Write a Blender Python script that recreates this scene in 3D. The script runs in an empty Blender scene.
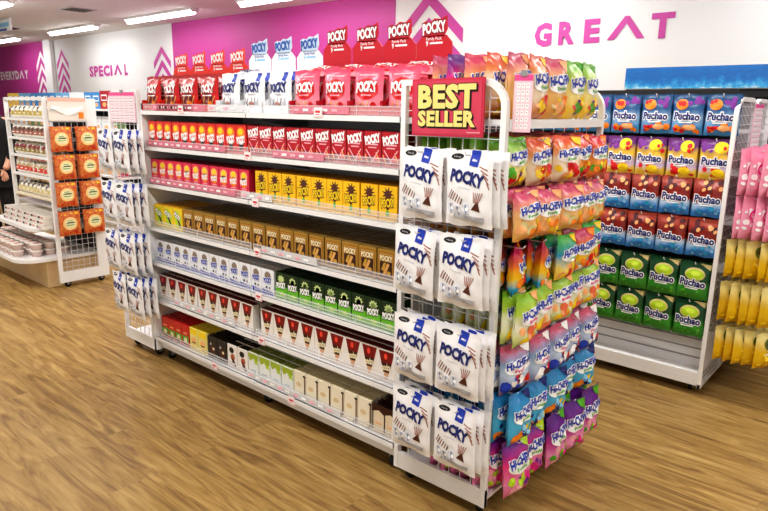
import bpy, bmesh, math, random
from mathutils import Matrix, Vector
from mathutils.geometry import tessellate_polygon
PI = math.pi
rnd = random.Random(7)
scn = bpy.context.scene
COL = scn.collection

# ------------------------------------------------------------------ materials
def s2l(c):
    if isinstance(c, str):
        c = c.lstrip('#'); c = [int(c[i:i+2], 16)/255 for i in (0, 2, 4)]
    return tuple((x/12.92 if x <= .04045 else ((x+.055)/1.055)**2.4) for x in c) + (1.0,)
_M = {}
def mat(name, col, rough=.5, metal=0, emit=0, spec=.5, coat=0):
    if name in _M: return _M[name]
    m = bpy.data.materials.new(name); m.use_nodes = True
    b = m.node_tree.nodes['Principled BSDF']
    b.inputs['Base Color'].default_value = s2l(col)
    b.inputs['Roughness'].default_value = rough
    b.inputs['Metallic'].default_value = metal
    b.inputs['Specular IOR Level'].default_value = spec
    if coat: b.inputs['Coat Weight'].default_value = coat; b.inputs['Coat Roughness'].default_value = .15
    if emit:
        b.inputs['Emission Color'].default_value = s2l(col); b.inputs['Emission Strength'].default_value = emit
    _M[name] = m; return m
def ramp_mat(name, stops, kind='z', lo=-.2, hi=0, scale=30, rough=.4, const=False, distort=0, coat=.0):
    """printed film: colours run with height (z), across (x) or in cells / clouds"""
    if name in _M: return _M[name]
    m = mat(name, '#ffffff', rough, coat=coat); nt = m.node_tree; N = nt.nodes; L = nt.links
    b = N['Principled BSDF']; tc = N.new('ShaderNodeTexCoord'); r = N.new('ShaderNodeValToRGB')
    cr = r.color_ramp
    if const: cr.interpolation = 'CONSTANT'
    while len(cr.elements) < len(stops): cr.elements.new(.5)
    for e, (p, c) in zip(cr.elements, stops): e.position = p; e.color = s2l(c)
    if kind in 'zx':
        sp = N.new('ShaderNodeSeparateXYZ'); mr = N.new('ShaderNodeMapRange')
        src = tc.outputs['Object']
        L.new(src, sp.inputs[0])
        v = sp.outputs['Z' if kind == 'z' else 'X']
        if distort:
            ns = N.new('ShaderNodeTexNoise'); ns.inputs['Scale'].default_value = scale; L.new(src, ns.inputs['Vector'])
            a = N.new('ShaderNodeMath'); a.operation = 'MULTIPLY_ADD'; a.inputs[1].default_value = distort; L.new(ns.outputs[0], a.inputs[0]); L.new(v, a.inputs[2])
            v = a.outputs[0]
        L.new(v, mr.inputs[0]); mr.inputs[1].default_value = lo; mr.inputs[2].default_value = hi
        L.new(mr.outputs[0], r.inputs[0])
    elif kind == 'cell':
        v = N.new('ShaderNodeTexVoronoi'); v.inputs['Scale'].default_value = scale; L.new(tc.outputs['Object'], v.inputs['Vector'])
        sp = N.new('ShaderNodeSeparateColor'); L.new(v.outputs['Color'], sp.inputs[0]); L.new(sp.outputs[0], r.inputs[0])
    else:
        v = N.new('ShaderNodeTexNoise'); v.inputs['Scale'].default_value = scale; v.inputs['Detail'].default_value = 2
        L.new(tc.outputs['Object'], v.inputs['Vector']); L.new(v.outputs[0], r.inputs[0])
    L.new(r.outputs[0], b.inputs['Base Color'])
    return m

WHITE = mat('white_powder_coat', '#f2f2f2', .35)
def _white_variation():
    nt = WHITE.node_tree; N = nt.nodes; L = nt.links
    n = N.new('ShaderNodeTexNoise'); n.inputs['Scale'].default_value = 3
    r = N.new('ShaderNodeValToRGB'); r.color_ramp.elements[0].color = s2l('#e9e9ea'); r.color_ramp.elements[1].color = s2l('#f7f7f6')
    L.new(n.outputs[0], r.inputs[0]); L.new(r.outputs[0], N['Principled BSDF'].inputs['Base Color'])
_white_variation()
CHROME = mat('wire_metal', '#e6e6e8', .3, .25)
BLACK = mat('black_rubber', '#101011', .5)
DARK = mat('dark_backing', '#1c1d20', .6)
GREYP = mat('grey_plastic', '#9a9a9c', .4)
# clear acrylic
ACR = bpy.data.materials.new('clear_acrylic'); ACR.use_nodes = True
_n = ACR.node_tree; _n.nodes.clear()
_o = _n.nodes.new('ShaderNodeOutputMaterial'); _m = _n.nodes.new('ShaderNodeMixShader'); _t = _n.nodes.new('ShaderNodeBsdfTransparent'); _g = _n.nodes.new('ShaderNodeBsdfPrincipled')
_g.inputs['Base Color'].default_value = (.9, .9, .92, 1); _g.inputs['Roughness'].default_value = .12
_m.inputs[0].default_value = .2
_n.links.new(_t.outputs[0], _m.inputs[1]); _n.links.new(_g.outputs[0], _m.inputs[2]); _n.links.new(_m.outputs[0], _o.inputs[0])
def film(name, col, f):
    m = ACR.copy(); m.name = name
    for n in m.node_tree.nodes:
        if n.type == 'BSDF_PRINCIPLED': n.inputs['Base Color'].default_value = s2l(col)
        if n.type == 'MIX_SHADER': n.inputs[0].default_value = f
    return m
PINKFILM = film('pink_label_film', '#f09aae', .62)
CLEARFILM = film('clear_cellophane', '#f4f2ec', .45)

# ------------------------------------------------------------------ mesh builder
class MB:
    def __init__(s): s.v = []; s.f = []; s.m = []; s.ms = []; s.sm = []
    def mi(s, m):
        if m not in s.ms: s.ms.append(m)
        return s.ms.index(m)
    def add(s, vs, fs, m, smooth=False):
        k = len(s.v); s.v += [tuple(v) for v in vs]; i = s.mi(m)
        for f in fs: s.f.append(tuple(a+k for a in f)); s.m.append(i); s.sm.append(smooth)
        return s
    def box(s, x0, x1, y0, y1, z0, z1, m):
        vs = [(x, y, z) for z in (z0, z1) for y in (y0, y1) for x in (x0, x1)]
        return s.add(vs, [(0, 2, 3, 1), (4, 5, 7, 6), (0, 1, 5, 4), (2, 6, 7, 3), (0, 4, 6, 2), (1, 3, 7, 5)], m)
    def rbox(s, x0, x1, y0, y1, z0, z1, m, r=.004):
        """box with its four upright and top edges eased"""
        a = [(x0+r, y0), (x1-r, y0), (x1, y0+r), (x1, y1-r), (x1-r, y1), (x0+r, y1), (x0, y1-r), (x0, y0+r)]
        b = [(x0+r, y0+r), (x1-r, y0+r), (x1-r, y0+r), (x1-r, y1-r), (x1-r, y1-r), (x0+r, y1-r), (x0+r, y1-r), (x0+r, y0+r)]
        vs = [(p[0], p[1], z0) for p in a]+[(p[0], p[1], z1-r) for p in a]+[(p[0], p[1], z1) for p in b]
        fs = [tuple(range(7, -1, -1)), tuple(range(16, 24))]
        for l in (0, 8):
            for i in range(8): j = (i+1) % 8; fs.append((l+i, l+j, l+8+j, l+8+i))
        return s.add(vs, fs, m)
    def tube(s, pts, r, m, n=6, closed=False):
        pts = [Vector(p) for p in pts]; k = len(s.v); i_m = s.mi(m); N = len(pts)
        up = Vector((0, 0, 1))
        d0 = (pts[1]-pts[0]).normalized()
        if abs(d0.z) > .9: up = Vector((0, 1, 0))
        for i, p in enumerate(pts):
            a = pts[max(i-1, 0)]; b = pts[min(i+1, N-1)]
            d = (b-a).normalized(); x = d.cross(up)
            if x.length < 1e-4: x = d.cross(Vector((1, 0, 0)))
            x.normalize(); y = x.cross(d).normalized()
            for j in range(n):
                t = 2*PI*(j+.5)/n; s.v.append(tuple(p+x*math.cos(t)*r+y*math.sin(t)*r))
        for i in range(N-1):
            for j in range(n):
                q = (j+1) % n; s.f.append((k+i*n+j, k+i*n+q, k+(i+1)*n+q, k+(i+1)*n+j)); s.m.append(i_m); s.sm.append(n > 4)
        s.f.append(tuple(k+j for j in range(n-1, -1, -1))); s.m.append(i_m); s.sm.append(False)
        s.f.append(tuple(k+(N-1)*n+j for j in range(n))); s.m.append(i_m); s.sm.append(False)
        return s
    def lathe(s, prof, m, c=(0, 0, 0), n=16, axis='z', smooth=True):
        k = len(s.v); i_m = s.mi(m)
        for (r, h) in prof:
            for j in range(n):
                t = 2*PI*j/n; a, b = r*math.cos(t), r*math.sin(t)
                p = (a, b, h) if axis == 'z' else ((h, a, b) if axis == 'x' else (a, h, b))
                s.v.append((p[0]+c[0], p[1]+c[1], p[2]+c[2]))
        for i in range(len(prof)-1):
            for j in range(n):
                q = (j+1) % n; s.f.append((k+i*n+j, k+i*n+q, k+(i+1)*n+q, k+(i+1)*n+j)); s.m.append(i_m); s.sm.append(smooth)
        s.f.append(tuple(k+j for j in range(n-1, -1, -1))); s.m.append(i_m); s.sm.append(False)
        e = k+(len(prof)-1)*n; s.f.append(tuple(e+j for j in range(n))); s.m.append(i_m); s.sm.append(False)
        return s
    def prism(s, poly, y0, y1, m, plane='xz'):
        """outline in one plane pushed through the third axis"""
        n = len(poly)
        def P(a, b, c): return (a, c, b) if plane == 'xz' else ((c, a, b) if plane == 'yz' else (a, b, c))
        vs = [P(a, b, y0) for a, b in poly]+[P(a, b, y1) for a, b in poly]
        tr = tessellate_polygon([[Vector((a, b, 0)) for a, b in poly]])
        fs = [tuple(t) for t in tr]+[tuple(i+n for i in reversed(t)) for t in tr]
        fs += [(i, (i+1) % n, n+(i+1) % n, n+i) for i in range(n)]
        return s.add(vs, fs, m)
    def mesh(s, name):
        me = bpy.data.meshes.new(name); me.from_pydata(s.v, [], s.f)
        for m in s.ms: me.materials.append(m)
        me.polygons.foreach_set('material_index', s.m); me.polygons.foreach_set('use_smooth', s.sm)
        me.update(); return me
    def build(s, name, parent=None, loc=(0, 0, 0), rz=0, normals=True):
        me = s.mesh(name)
        if normals:
            b = bmesh.new(); b.from_mesh(me); bmesh.ops.recalc_face_normals(b, faces=b.faces); b.to_mesh(me); b.free()
        return link(name, me, parent, loc, rz)
def link(name, data, parent=None, loc=(0, 0, 0), rz=0):
    o = bpy.data.objects.new(name, data); COL.objects.link(o)
    o.location = loc; o.rotation_euler = (0, 0, rz)
    if parent: o.parent = parent
    return o
def empty(name, loc=(0, 0, 0), rz=0): return link(name, None, None, loc, rz)
def tag(o, label, cat, group=None, kind=None):
    o['label'] = label; o['category'] = cat
    if group: o['group'] = group
    if kind: o['kind'] = kind
    return o
def struct(o): o['kind'] = 'structure'; return o

# ------------------------------------------------------------------ flat print shapes (triangles in x, z) and lettering
def subdiv(tris, L):
    out = []; st = list(tris)
    while st:
        a, b, c = st.pop()
        e = [(math.dist(a, b), a, b, c), (math.dist(b, c), b, c, a), (math.dist(c, a), c, a, b)]
        m = max(e, key=lambda q: q[0])
        if m[0] > L:
            _, p, q, r = m; h = ((p[0]+q[0])/2, (p[1]+q[1])/2); st += [(p, h, r), (h, q, r)]
        else: out.append((a, b, c))
    return out
def poly(pts):
    t = tessellate_polygon([[Vector((a, b, 0)) for a, b in pts]])
    return [tuple(pts[i] for i in q) for q in t]
def rect(x0, x1, z0, z1): return poly([(x0, z0), (x1, z0), (x1, z1), (x0, z1)])
def ell(cx, cz, rx, rz, n=14, rot=0):
    c, s = math.cos(rot), math.sin(rot); P = []
    for i in range(n):
        t = 2*PI*i/n; a, b = rx*math.cos(t), rz*math.sin(t); P.append((cx+a*c-b*s, cz+a*s+b*c))
    return [((cx, cz), P[i], P[(i+1) % n]) for i in range(n)]
def star(cx, cz, r, n=7, k=.6, rot=0):
    P = []
    for i in range(2*n):
        t = rot+PI*i/n; q = r if i % 2 == 0 else r*k; P.append((cx+q*math.cos(t), cz+q*math.sin(t)))
    return [((cx, cz), P[i], P[(i+1) % (2*n)]) for i in range(2*n)]
def line(x0, z0, x1, z1, w):
    d = math.hypot(x1-x0, z1-z0); nx, nz = -(z1-z0)/d*w/2, (x1-x0)/d*w/2
    return poly([(x0+nx, z0+nz), (x1+nx, z1+nz), (x1-nx, z1-nz), (x0-nx, z0-nz)])
_T = {}
def glyphs(s, fat=0, spacing=1.0):
    """lettering as triangles, capital height 1, centred on x, standing on z=0; returns tris and width"""
    k = (s, fat, spacing)
    if k in _T: return _T[k]
    cu = bpy.data.curves.new('lettering', 'FONT'); cu.body = s; cu.resolution_u = 2; cu.offset = fat; cu.space_character = spacing
    cu.align_x = 'CENTER'
    o = bpy.data.objects.new('lettering', cu); COL.objects.link(o)
    bpy.context.view_layer.update()
    dg = bpy.context.evaluated_depsgraph_get(); me = bpy.data.meshes.new_from_object(o.evaluated_get(dg))
    me.calc_loop_triangles(); V = [(v.co.x, v.co.y) for v in me.vertices]
    tris = [tuple(V[i] for i in t.vertices) for t in me.loop_triangles]
    bpy.data.objects.remove(o); bpy.data.curves.remove(cu); bpy.data.meshes.remove(me)
    sc = 1/.729
    tris = [tuple((a*sc, b*sc) for a, b in t) for t in tris]
    xs = [p[0] for t in tris for p in t] or [0]
    w = max(xs)-min(xs); c = (max(xs)+min(xs))/2
    tris = [tuple((a-c, b) for a, b in t) for t in tris]
    _T[k] = (tris, w); return _T[k]
def text(s, cx, cz, width, height, fat=.03, rot=0, arc=0, shear=0, spacing=1.0, grow=0, ref=.03):
    tr, w = glyphs(s, fat, spacing); w0 = glyphs(s, ref, spacing)[1]
    sx, sz = width/w0, height; c, sn = math.cos(rot), math.sin(rot); out = []
    for t in tr:
        q = []
        for a, b in t:
            b -= .5; u = a/(w0/2)
            b = b*(1+grow*u)+arc*(1-u*u)
            x, z = a*sx+shear*b*sz, b*sz
            q.append((cx+x*c-z*sn, cz+x*sn+z*c))
        out.append(tuple(q))
    return out

# ------------------------------------------------------------------ packs
def pouch(name, w, h, t, base, prints, seed=0, nx=9, nz=11, seal=.06, hole=True, wr=.0025, lean=0, side=None, sealmat=None):
    """soft sealed pouch hanging from z=0 down to -h, face towards -y; prints = [(tris, material, layer)]"""
    R = random.Random(seed); ph = [R.uniform(0, 6.28) for _ in range(6)]; nx = int(nx*1.6); nz = int(nz*1.5)
    def prof(u, v):
        u = min(1, abs(u)); v = min(1, max(0, v))
        a = max(0, 1-u**2.8)**.62
        e = min(1, max(0, (v-seal)/.3)); e2 = min(1, max(0, (1-seal*.6-v)/.17))
        return a*(math.sin(e*PI/2)**.9)*(math.sin(e2*PI/2)**.6)
    def wrk(x, z): return wr*(math.sin(x*70+ph[0]+z*40)*math.sin(z*60+ph[1])+.45*math.sin(x*110-z*95+ph[2]))
    def W(x, z, front=True, off=0):
        u = x/(w/2); v = -z/h; p = prof(u, v)
        q = 1-.045*math.sin(min(1, max(0, v))*PI)*(abs(u)**2)
        y = (t/2*p+wrk(x, z)*(.3+p))*(1+.25*(v-.4))
        y = -y-off if front else y*.8
        # bottom corners pull in a little; the foot of the bag swings back
        z2 = z + (.012*h*math.sin(ph[3]+u*5) if v > .97 or v < .02 else 0)
        return (x*q, y+lean*v*v, z2)
    b = MB()
    for fr in (True, False):
        vs = []; fs = []
        for j in range(nz+1):
            for i in range(nx+1): vs.append(W(-w/2+w*i/nx, -h*j/nz, fr))
        for j in range(nz):
            for i in range(nx):
                a = j*(nx+1)+i; q = (a, a+nx+1, a+nx+2, a+1); fs.append(q if fr else q[::-1])
        b.add(vs, fs, base if (fr or side is None) else side, True)
    L = w/nx*1.3
    for tr, m, lay in prints:
        vs = []; fs = []
        for T in subdiv(tr, L):
            k = len(vs)
            xs = [max(-w/2*.985, min(w/2*.985, p[0])) for p in T]; zs = [max(-h*.99, min(-.002, p[1])) for p in T]
            if abs((xs[1]-xs[0])*(zs[2]-zs[0])-(xs[2]-xs[0])*(zs[1]-zs[0])) < 1e-10: continue
            vs += [W(x, z, True, .0017+.0007*lay) for x, z in zip(xs, zs)]
            ar = (xs[1]-xs[0])*(zs[2]-zs[0])-(xs[2]-xs[0])*(zs[1]-zs[0])
            fs.append((k, k+1, k+2) if ar > 0 else (k, k+2, k+1))
        if vs: b.add(vs, fs, m, True)
    return b.mesh(name)
def flatprint(b, prints, y, off=.0008):
    for tr, m, lay in prints:
        vs = []; fs = []
        for T in tr:
            k = len(vs); vs += [(x, y-off*(lay+1), z) for x, z in T]
            ar = (T[1][0]-T[0][0])*(T[2][1]-T[0][1])-(T[2][0]-T[0][0])*(T[1][1]-T[0][1])
            fs.append((k, k+1, k+2) if ar > 0 else (k, k+2, k+1))
        b.add(vs, fs, m)
TOPM = {}
def carton(name, w, d, h, base, prints, top=None, side=None, flap=True):
    d *= .86
    """small box standing on z=0, face towards -y, with a tuck-in lid"""
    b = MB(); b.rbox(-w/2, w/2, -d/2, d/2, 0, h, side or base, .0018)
    flatprint(b, [(rect(-w/2+.0015, w/2-.0015, .0015, h-.0015), base, 0)]+[(t, m, l+1) for t, m, l in prints], -d/2, .0004)
    if top: b.box(-w/2+.001, w/2-.001, -d/2+.001, d/2-.001, h-.0005, h+.0006, top)
    if flap: b.box(-w/2+.004, w/2-.004, -d/2+.0005, -d/2+.003, h, h+.0014, side or base)
    me = b.mesh(name)
    if top: TOPM[me.name] = (w, d, h, top)
    return me
def blobs(seed, x0, x1, z0, z1, r, n):
    R = random.Random(seed); out = []
    for _ in range(n): q = r*R.uniform(.6, 1.2); out += ell(R.uniform(x0, x1), R.uniform(z0, z1), q, q*R.uniform(.6, 1), 8, R.uniform(0, 3))
    return out

NAVY = mat('ink_navy', '#1c2a74', .45); BLUE = mat('ink_blue', '#1f3fb4', .4); INKW = mat('ink_white', '#fbfbfb', .4); INKK = mat('ink_black', '#15120f', .4)
RED = mat('ink_red', '#d8141d', .4); DRED = mat('ink_dark_red', '#a20f1b', .4); BROWN = mat('ink_brown', '#5a2e1e', .4); LBROWN = mat('ink_biscuit', '#d9a45e', .4)
ORANGE = mat('ink_orange', '#f58a1c', .4); YEL = mat('ink_yellow', '#fbd81d', .4); PINK = mat('ink_pink', '#f25f86', .4); LPINK = mat('ink_light_pink', '#f8b4c0', .4)
GREEN = mat('ink_green', '#54ab27', .4); DGREEN = mat('ink_dark_green', '#14532a', .4); LIME = mat('ink_lime', '#b9dd2c', .4); CYAN = mat('ink_cyan', '#2ba6dc', .4)
PURP = mat('ink_purple', '#7a2a94', .4); MAG = mat('ink_magenta', '#e0218a', .4); GREYI = mat('ink_grey', '#b9bcc4', .4); CREAM = mat('ink_cream', '#f3e6bf', .4); SKYB = mat('ink_sky', '#8fcdf0', .4)
GOLD = mat('ink_gold', '#c79a3a', .35); PEACH = mat('ink_peach', '#f9b77a', .4); SILV = mat('ink_silver', '#d9dbe2', .3)

def logo(s, cx, cz, w, h, ink, outline=None, lay=2, fat=.035, of=.1, **k):
    out = []
    if outline is not None: out.append((text(s, cx, cz, w, h, fat=of, ref=fat, **k), outline, lay))
    out.append((text(s, cx, cz, w, h, fat=fat, ref=fat, **k), ink, lay+1)); return out

# --- biscuit pouches
def white_pouch(seed, w=.205, h=.262, t=.05):
    R = random.Random(seed); P = []
    P += logo('POCKY', .0, -.095, .148, .042, NAVY, None, 2, fat=.055, rot=-.14, arc=.12)
    P.append((ell(-.05, -.022, .028, .010, 16, .05), INKK, 1)); P.append((text('Hang', -.05, -.022, .03, .006, fat=.01), GREYI, 2))
    P.append((poly([(.012, -.002), (.05, -.002), (.043, -.055), (.005, -.05)]), BLUE, 1)); P.append((text('Mini', .027, -.032, .02, .009, rot=-.1), INKW, 2))
    P.append((text('Cookies', -.012, -.128, .05, .006, fat=.01, rot=-.14), GREYI, 1))
    for i in range(5): P.append((line(.05+.008*i, -.052-.012*i, .085+.002*i, -.064-.016*i, .0042), mat('ink_rose_brown', '#a8705f', .4), 1))
    for i in range(6): P.append((line(-.085+.012*i, -.165-.004*i, -.068+.010*i, -.135-.006*i, .0045), BROWN if i % 2 else mat('ink_rose_brown', '#a8705f', .4), 2))
    for i in range(3):
        x, z = -.07+.034*i, -.198-.008*(i % 2)
        P.append((poly([(x-.018, z+.012), (x+.012, z+.016), (x+.018, z-.018), (x-.014, z-.02)]), SILV, 1))
        P.append((poly([(x-.006, z+.012), (x+.002, z+.013), (x+.008, z-.016), (x, z-.018)]), mat('ink_slate', '#7f8aa6', .4), 2))
        P.append((ell(x+.006, z-.002, .007, .007, 8), INKW, 3))
    P.append((poly([(.022, -.2), (.06, -.206), (.05, -.168)]), BROWN, 2))
    for i in range(5): P.append((line(.036+.004*i, -.176, .03+.010*i, -.14, .003), mat('ink_rose_brown', '#a8705f', .4), 3))
    P.append((poly([(-.06, -.232), (.07, -.244), (.075, -.226), (-.05, -.218)]), GREYI, 1))
    P.append((text('2.82 oz', .05, -.246, .03, .005, fat=.01), GREYI, 2))
    return pouch('white_pouch_mesh', w, h, t, WBAG, P, seed, 10, 13, wr=.0032, lean=.01)
WBAG = ramp_mat('white_foil_film', [(0, '#e4e6ec'), (.5, '#f6f6f8'), (1, '#ffffff')], 'noise', scale=14, rough=.28, coat=.3)
WP = [white_pouch(s) for s in (1, 2, 3)]
def stand_pouch(kind, seed):
    w, h = .165, .185; P = []
    if kind == 'red':
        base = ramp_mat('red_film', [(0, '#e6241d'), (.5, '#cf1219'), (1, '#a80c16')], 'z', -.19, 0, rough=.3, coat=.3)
        P += logo('POCKY', 0, -.075, .125, .042, INKW, DRED, 2, fat=.06, rot=.08, arc=.12, grow=.12)
        P.append((ell(0, -.135, .062, .04, 16), mat('ink_deep_red', '#7c0f12', .4), 0))
        for i in range(6): P.append((line(-.05+.018*i, -.175, -.035+.02*i, -.11, .006), LBROWN if i % 2 else BROWN, 1+i % 2))
        P.append((rect(-.045, .045, -.112, -.106), INKW, 1)); P.append((ell(.03, -.15, .018, .014, 10), ORANGE, 3))
    elif kind == 'white':
        base = WBAG
        P += logo('POCKY', 0, -.075, .122, .042, NAVY, None, 2, fat=.06, rot=.08, arc=.12, grow=.12)
        for i in range(5): P.append((line(-.055+.022*i, -.172, -.05+.026*i, -.12, .005), BROWN if i % 2 else GREYI, 1))
        for i in range(3): P.append((poly([(-.06+.04*i, -.172), (-.03+.04*i, -.176), (-.034+.04*i, -.14), (-.054+.04*i, -.135)]), SILV, 2))
        P.append((ell(.0, -.15, .016, .012, 10), mat('ink_rose_brown', '#a8705f', .4), 3)); P.append((rect(-.03, .03, -.108, -.103), GREYI, 1))
        P.append((poly([(.03, -.004), (.06, -.004), (.05, -.045), (.022, -.04)]), BLUE, 1))
    else:
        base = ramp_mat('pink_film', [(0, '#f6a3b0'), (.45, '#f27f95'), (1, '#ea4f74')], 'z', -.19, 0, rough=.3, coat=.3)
        P.append((ell(0, -.085, .064, .044, 20), RED, 0)); P += logo('POCKY', 0, -.078, .118, .04, INKW, DRED, 2, fat=.06, rot=.05, arc=.1)
        P.append((rect(-.03, .03, -.113, -.107), LPINK, 1))
        for i in range(6): P.append((line(-.055+.012*i, -.178, -.04+.014*i, -.135, .006), LPINK if i % 2 else PEACH, 1))
        P.append((ell(.04, -.15, .016, .013, 10), RED, 2)); P.append((ell(.02, -.165, .012, .01, 10), PINK, 2))
        P.append((rect(-.05, .05, -.032, -.026), LPINK, 1))
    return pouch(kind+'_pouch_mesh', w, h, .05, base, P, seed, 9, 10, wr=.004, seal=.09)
# --- fruit chews: flavour sheets
def chew(flavor, seed, w=.165, h=.195, t=.06):
    R = random.Random(seed); P = []
    pal = {
     'peach': ([(0, '#e9a94e'), (.4, '#f3c476'), (.74, '#f3bb86'), (.9, '#e68a80'), (1, '#d44a74')], [YEL, PEACH, ORANGE, mat('ink_straw', '#ddcf94', .4)]),
     'lime': ([(0, '#8fc23c'), (.3, '#dfe6a0'), (.55, '#f2f2dc'), (.8, '#bcd64c'), (1, '#8cbc34')], [ORANGE, PEACH, mat('ink_salmon', '#ee7a55', .4), YEL]),
     'citrus': ([(0, '#f4c534'), (.5, '#fdf0a0'), (1, '#7fc33a')], [PURP, GREEN, YEL, RED]),
     'berry': ([(0, '#a8323c'), (.3, '#8a9cc8'), (.55, '#c2d4ec'), (.8, '#8cb4dc'), (1, '#c85878')], [RED, INKW, mat('ink_cola', '#5a1f28', .4), BLUE]),
     'aqua': ([(0, '#2f9cc8'), (.55, '#4cb4dc'), (1, '#2a80bb')], [YEL, NAVY, SKYB, ORANGE]),
     'magenta': ([(0, '#c42a6a'), (.35, '#f090bc'), (.7, '#e8358c'), (1, '#6a2a90')], [PURP, LIME, MAG, LPINK]),
     'grape': ([(0, '#e8409a'), (.35, '#f2a0c8'), (.6, '#c83aa0'), (.8, '#7a2a94'), (1, '#5c1f86')], [LIME, GREEN, MAG, LPINK]),
     'orange': ([(0, '#dc8a4a'), (.35, '#f6e6cc'), (.65, '#f4dcc0'), (.85, '#ee9c60'), (1, '#e4603c')], [ORANGE, YEL, RED, PEACH]),
     'red': ([(0, '#e63a3a'), (.5, '#f6a43a'), (1, '#d8203a')], [YEL, ORANGE, RED, GREEN]),
     'rainbow': ([(0, '#1f7fd0'), (.3, '#38b0e0'), (.5, '#f7d020'), (.75, '#f28a20'), (1, '#c2185b')], [YEL, ORANGE, RED, INKW]),
     'tropic': ([(0, '#f6c22c'), (.4, '#fbe069'), (.7, '#3fa9dc'), (1, '#4ab24a')], [ORANGE, YEL, RED, PEACH]),
    }[flavor]
    base = ramp_mat('film_'+flavor, pal[0], 'z', -h, 0, scale=25, rough=.28, distort=.05, coat=.3)
    fm = pal[1]
    for k in range(4): P.append((blobs(seed*7+k, -w*(.40 if k%2 else .1), w*(.1 if k%2 else .4), -h*.9, -h*.64, .02, 3), fm[k], k % 3))
    P.append((poly([(w*.1, -h*.02), (w*.48, -h*.02), (w*.48, -h*.24), (w*.2, -h*.14)]), fm[1], 1))
    P.append((ell(-w*.02, -h*.42, w*.42, h*.15, 20, .12), INKW, 3))
    P += logo('HI-CHEW', 0, -h*.36, w*.80, h*.15, BLUE, INKW, 4, fat=.05, of=.12, rot=.1, arc=.08)
    P.append((text('Fruit', 0, -h*.49, w*.36, h*.06, rot=.1), MAG if flavor in ('berry', 'lime') else GREEN, 6))
    return pouch(flavor+'_chew_mesh', w, h, t, base, P, seed, 8, 10, wr=.004, lean=.006)
# --- gummies
def gummy(flavor, seed, w=.158, h=.2, t=.05):
    P = []
    if flavor == 'green':
        base = ramp_mat('film_gummy_green', [(0, '#2f8a2c'), (.35, '#3e9f35'), (.5, '#175a31'), (1, '#0f4527')], 'z', -h, 0, rough=.25, coat=.3)
        P.append((ell(.005, -.062, .052, .034, 20), mat('ink_olive', '#d7c98a', .4), 0)); P.append((ell(.005, -.064, .045, .027, 20), LIME, 1)); P.append((ell(.01, -.058, .025, .012, 14), mat('ink_bright_lime', '#d4ee4e', .4), 2))
        P.append((blobs(seed, -.06, .06, -.185, -.15, .008, 5), GREEN, 1)); P.append((poly([(.02, -.004), (.079, -.004), (.079, -.035)]), mat('ink_olive', '#d7c98a', .4), 0))
    elif flavor == 'cola':
        base = ramp_mat('film_gummy_cola', [(0, '#1f62b8'), (.3, '#3b8fda'), (.5, '#b7d4ee'), (.56, '#9c3328'), (.8, '#8a2320'), (1, '#b14a3a')], 'z', -h, 0, scale=22, rough=.25, distort=.06, coat=.3)
        P.append((blobs(seed, -.06, .07, -.07, -.02, .016, 6), mat('ink_cola', '#6b1d1c', .4), 1)); P.append((blobs(seed+1, -.04, .07, -.07, -.02, .012, 4), PEACH, 2)); P.append((blobs(seed+2, -.06, .06, -.18, -.13, .012, 5), CYAN, 1)); P.append((blobs(seed+4, -.06, .06, -.19, -.15, .008, 4), SKYB, 2))
    elif flavor == 'mix':
        base = ramp_mat('film_gummy_mix', [(0, '#d9a22a'), (.35, '#e8c54a'), (.5, '#c9b6dc'), (.75, '#f2c83a'), (1, '#6a2a78')], 'z', -h, 0, scale=18, rough=.25, distort=.08, coat=.3)
        P.append((blobs(seed, -.07, -.02, -.06, -.02, .014, 6), PURP, 1)); P.append((ell(.025, -.04, .034, .03, 14), YEL, 1)); P.append((blobs(seed+1, -.06, .06, -.19, -.14, .018, 6), RED, 1)); P.append((ell(.02, -.165, .03, .02, 12), YEL, 2)); P.append((blobs(seed+5, .02, .07, -.07, -.03, .012, 3), RED, 2))
    else:
        base = ramp_mat('film_gummy_blue', [(0, '#2b6f9e'), (.3, '#4a90c8'), (.55, '#8fb6dc'), (.75, '#2a5f96'), (1, '#1e4f7c')], 'z', -h, 0, scale=20, rough=.25, distort=.05, coat=.3)
        P.append((ell(-.03, -.05, .032, .027, 12), ORANGE, 1)); P.append((blobs(seed, -.055, -.01, -.06, -.03, .013, 3), RED, 2)); P.append((blobs(seed+1, .0, .065, -.06, -.02, .014, 6), PURP, 1))
        P.append((blobs(seed+2, -.06, .06, -.185, -.15, .018, 6), ORANGE, 1)); P.append((blobs(seed+3, -.06, .0, -.185, -.15, .012, 4), RED, 2)); P.append((ell(.02, -.165, .03, .014, 12), PEACH, 3))
    P += logo('Puchao', 0, -.108, .13, .038, NAVY, INKW, 3, fat=.04, of=.13, rot=-.04, arc=.05)
    P.append((rect(-.035, .03, -.142, -.136), INKW, 3))
    return pouch(flavor+'_gummy_mesh', w, h, t, base, P, seed, 8, 9, wr=.002, seal=.07)

# ------------------------------------------------------------------ wording helpers
ORD = ['first', 'second', 'third', 'fourth', 'fifth', 'sixth', 'seventh', 'eighth', 'ninth', 'tenth', 'eleventh', 'twelfth', 'thirteenth', 'fourteenth', 'fifteenth', 'sixteenth', 'seventeenth', 'eighteenth']
def place(i, n, what='from the left'):
    if n == 1: return 'only one'
    if i == n-1: return 'last at the right'
    return ORD[i]+' '+what

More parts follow.
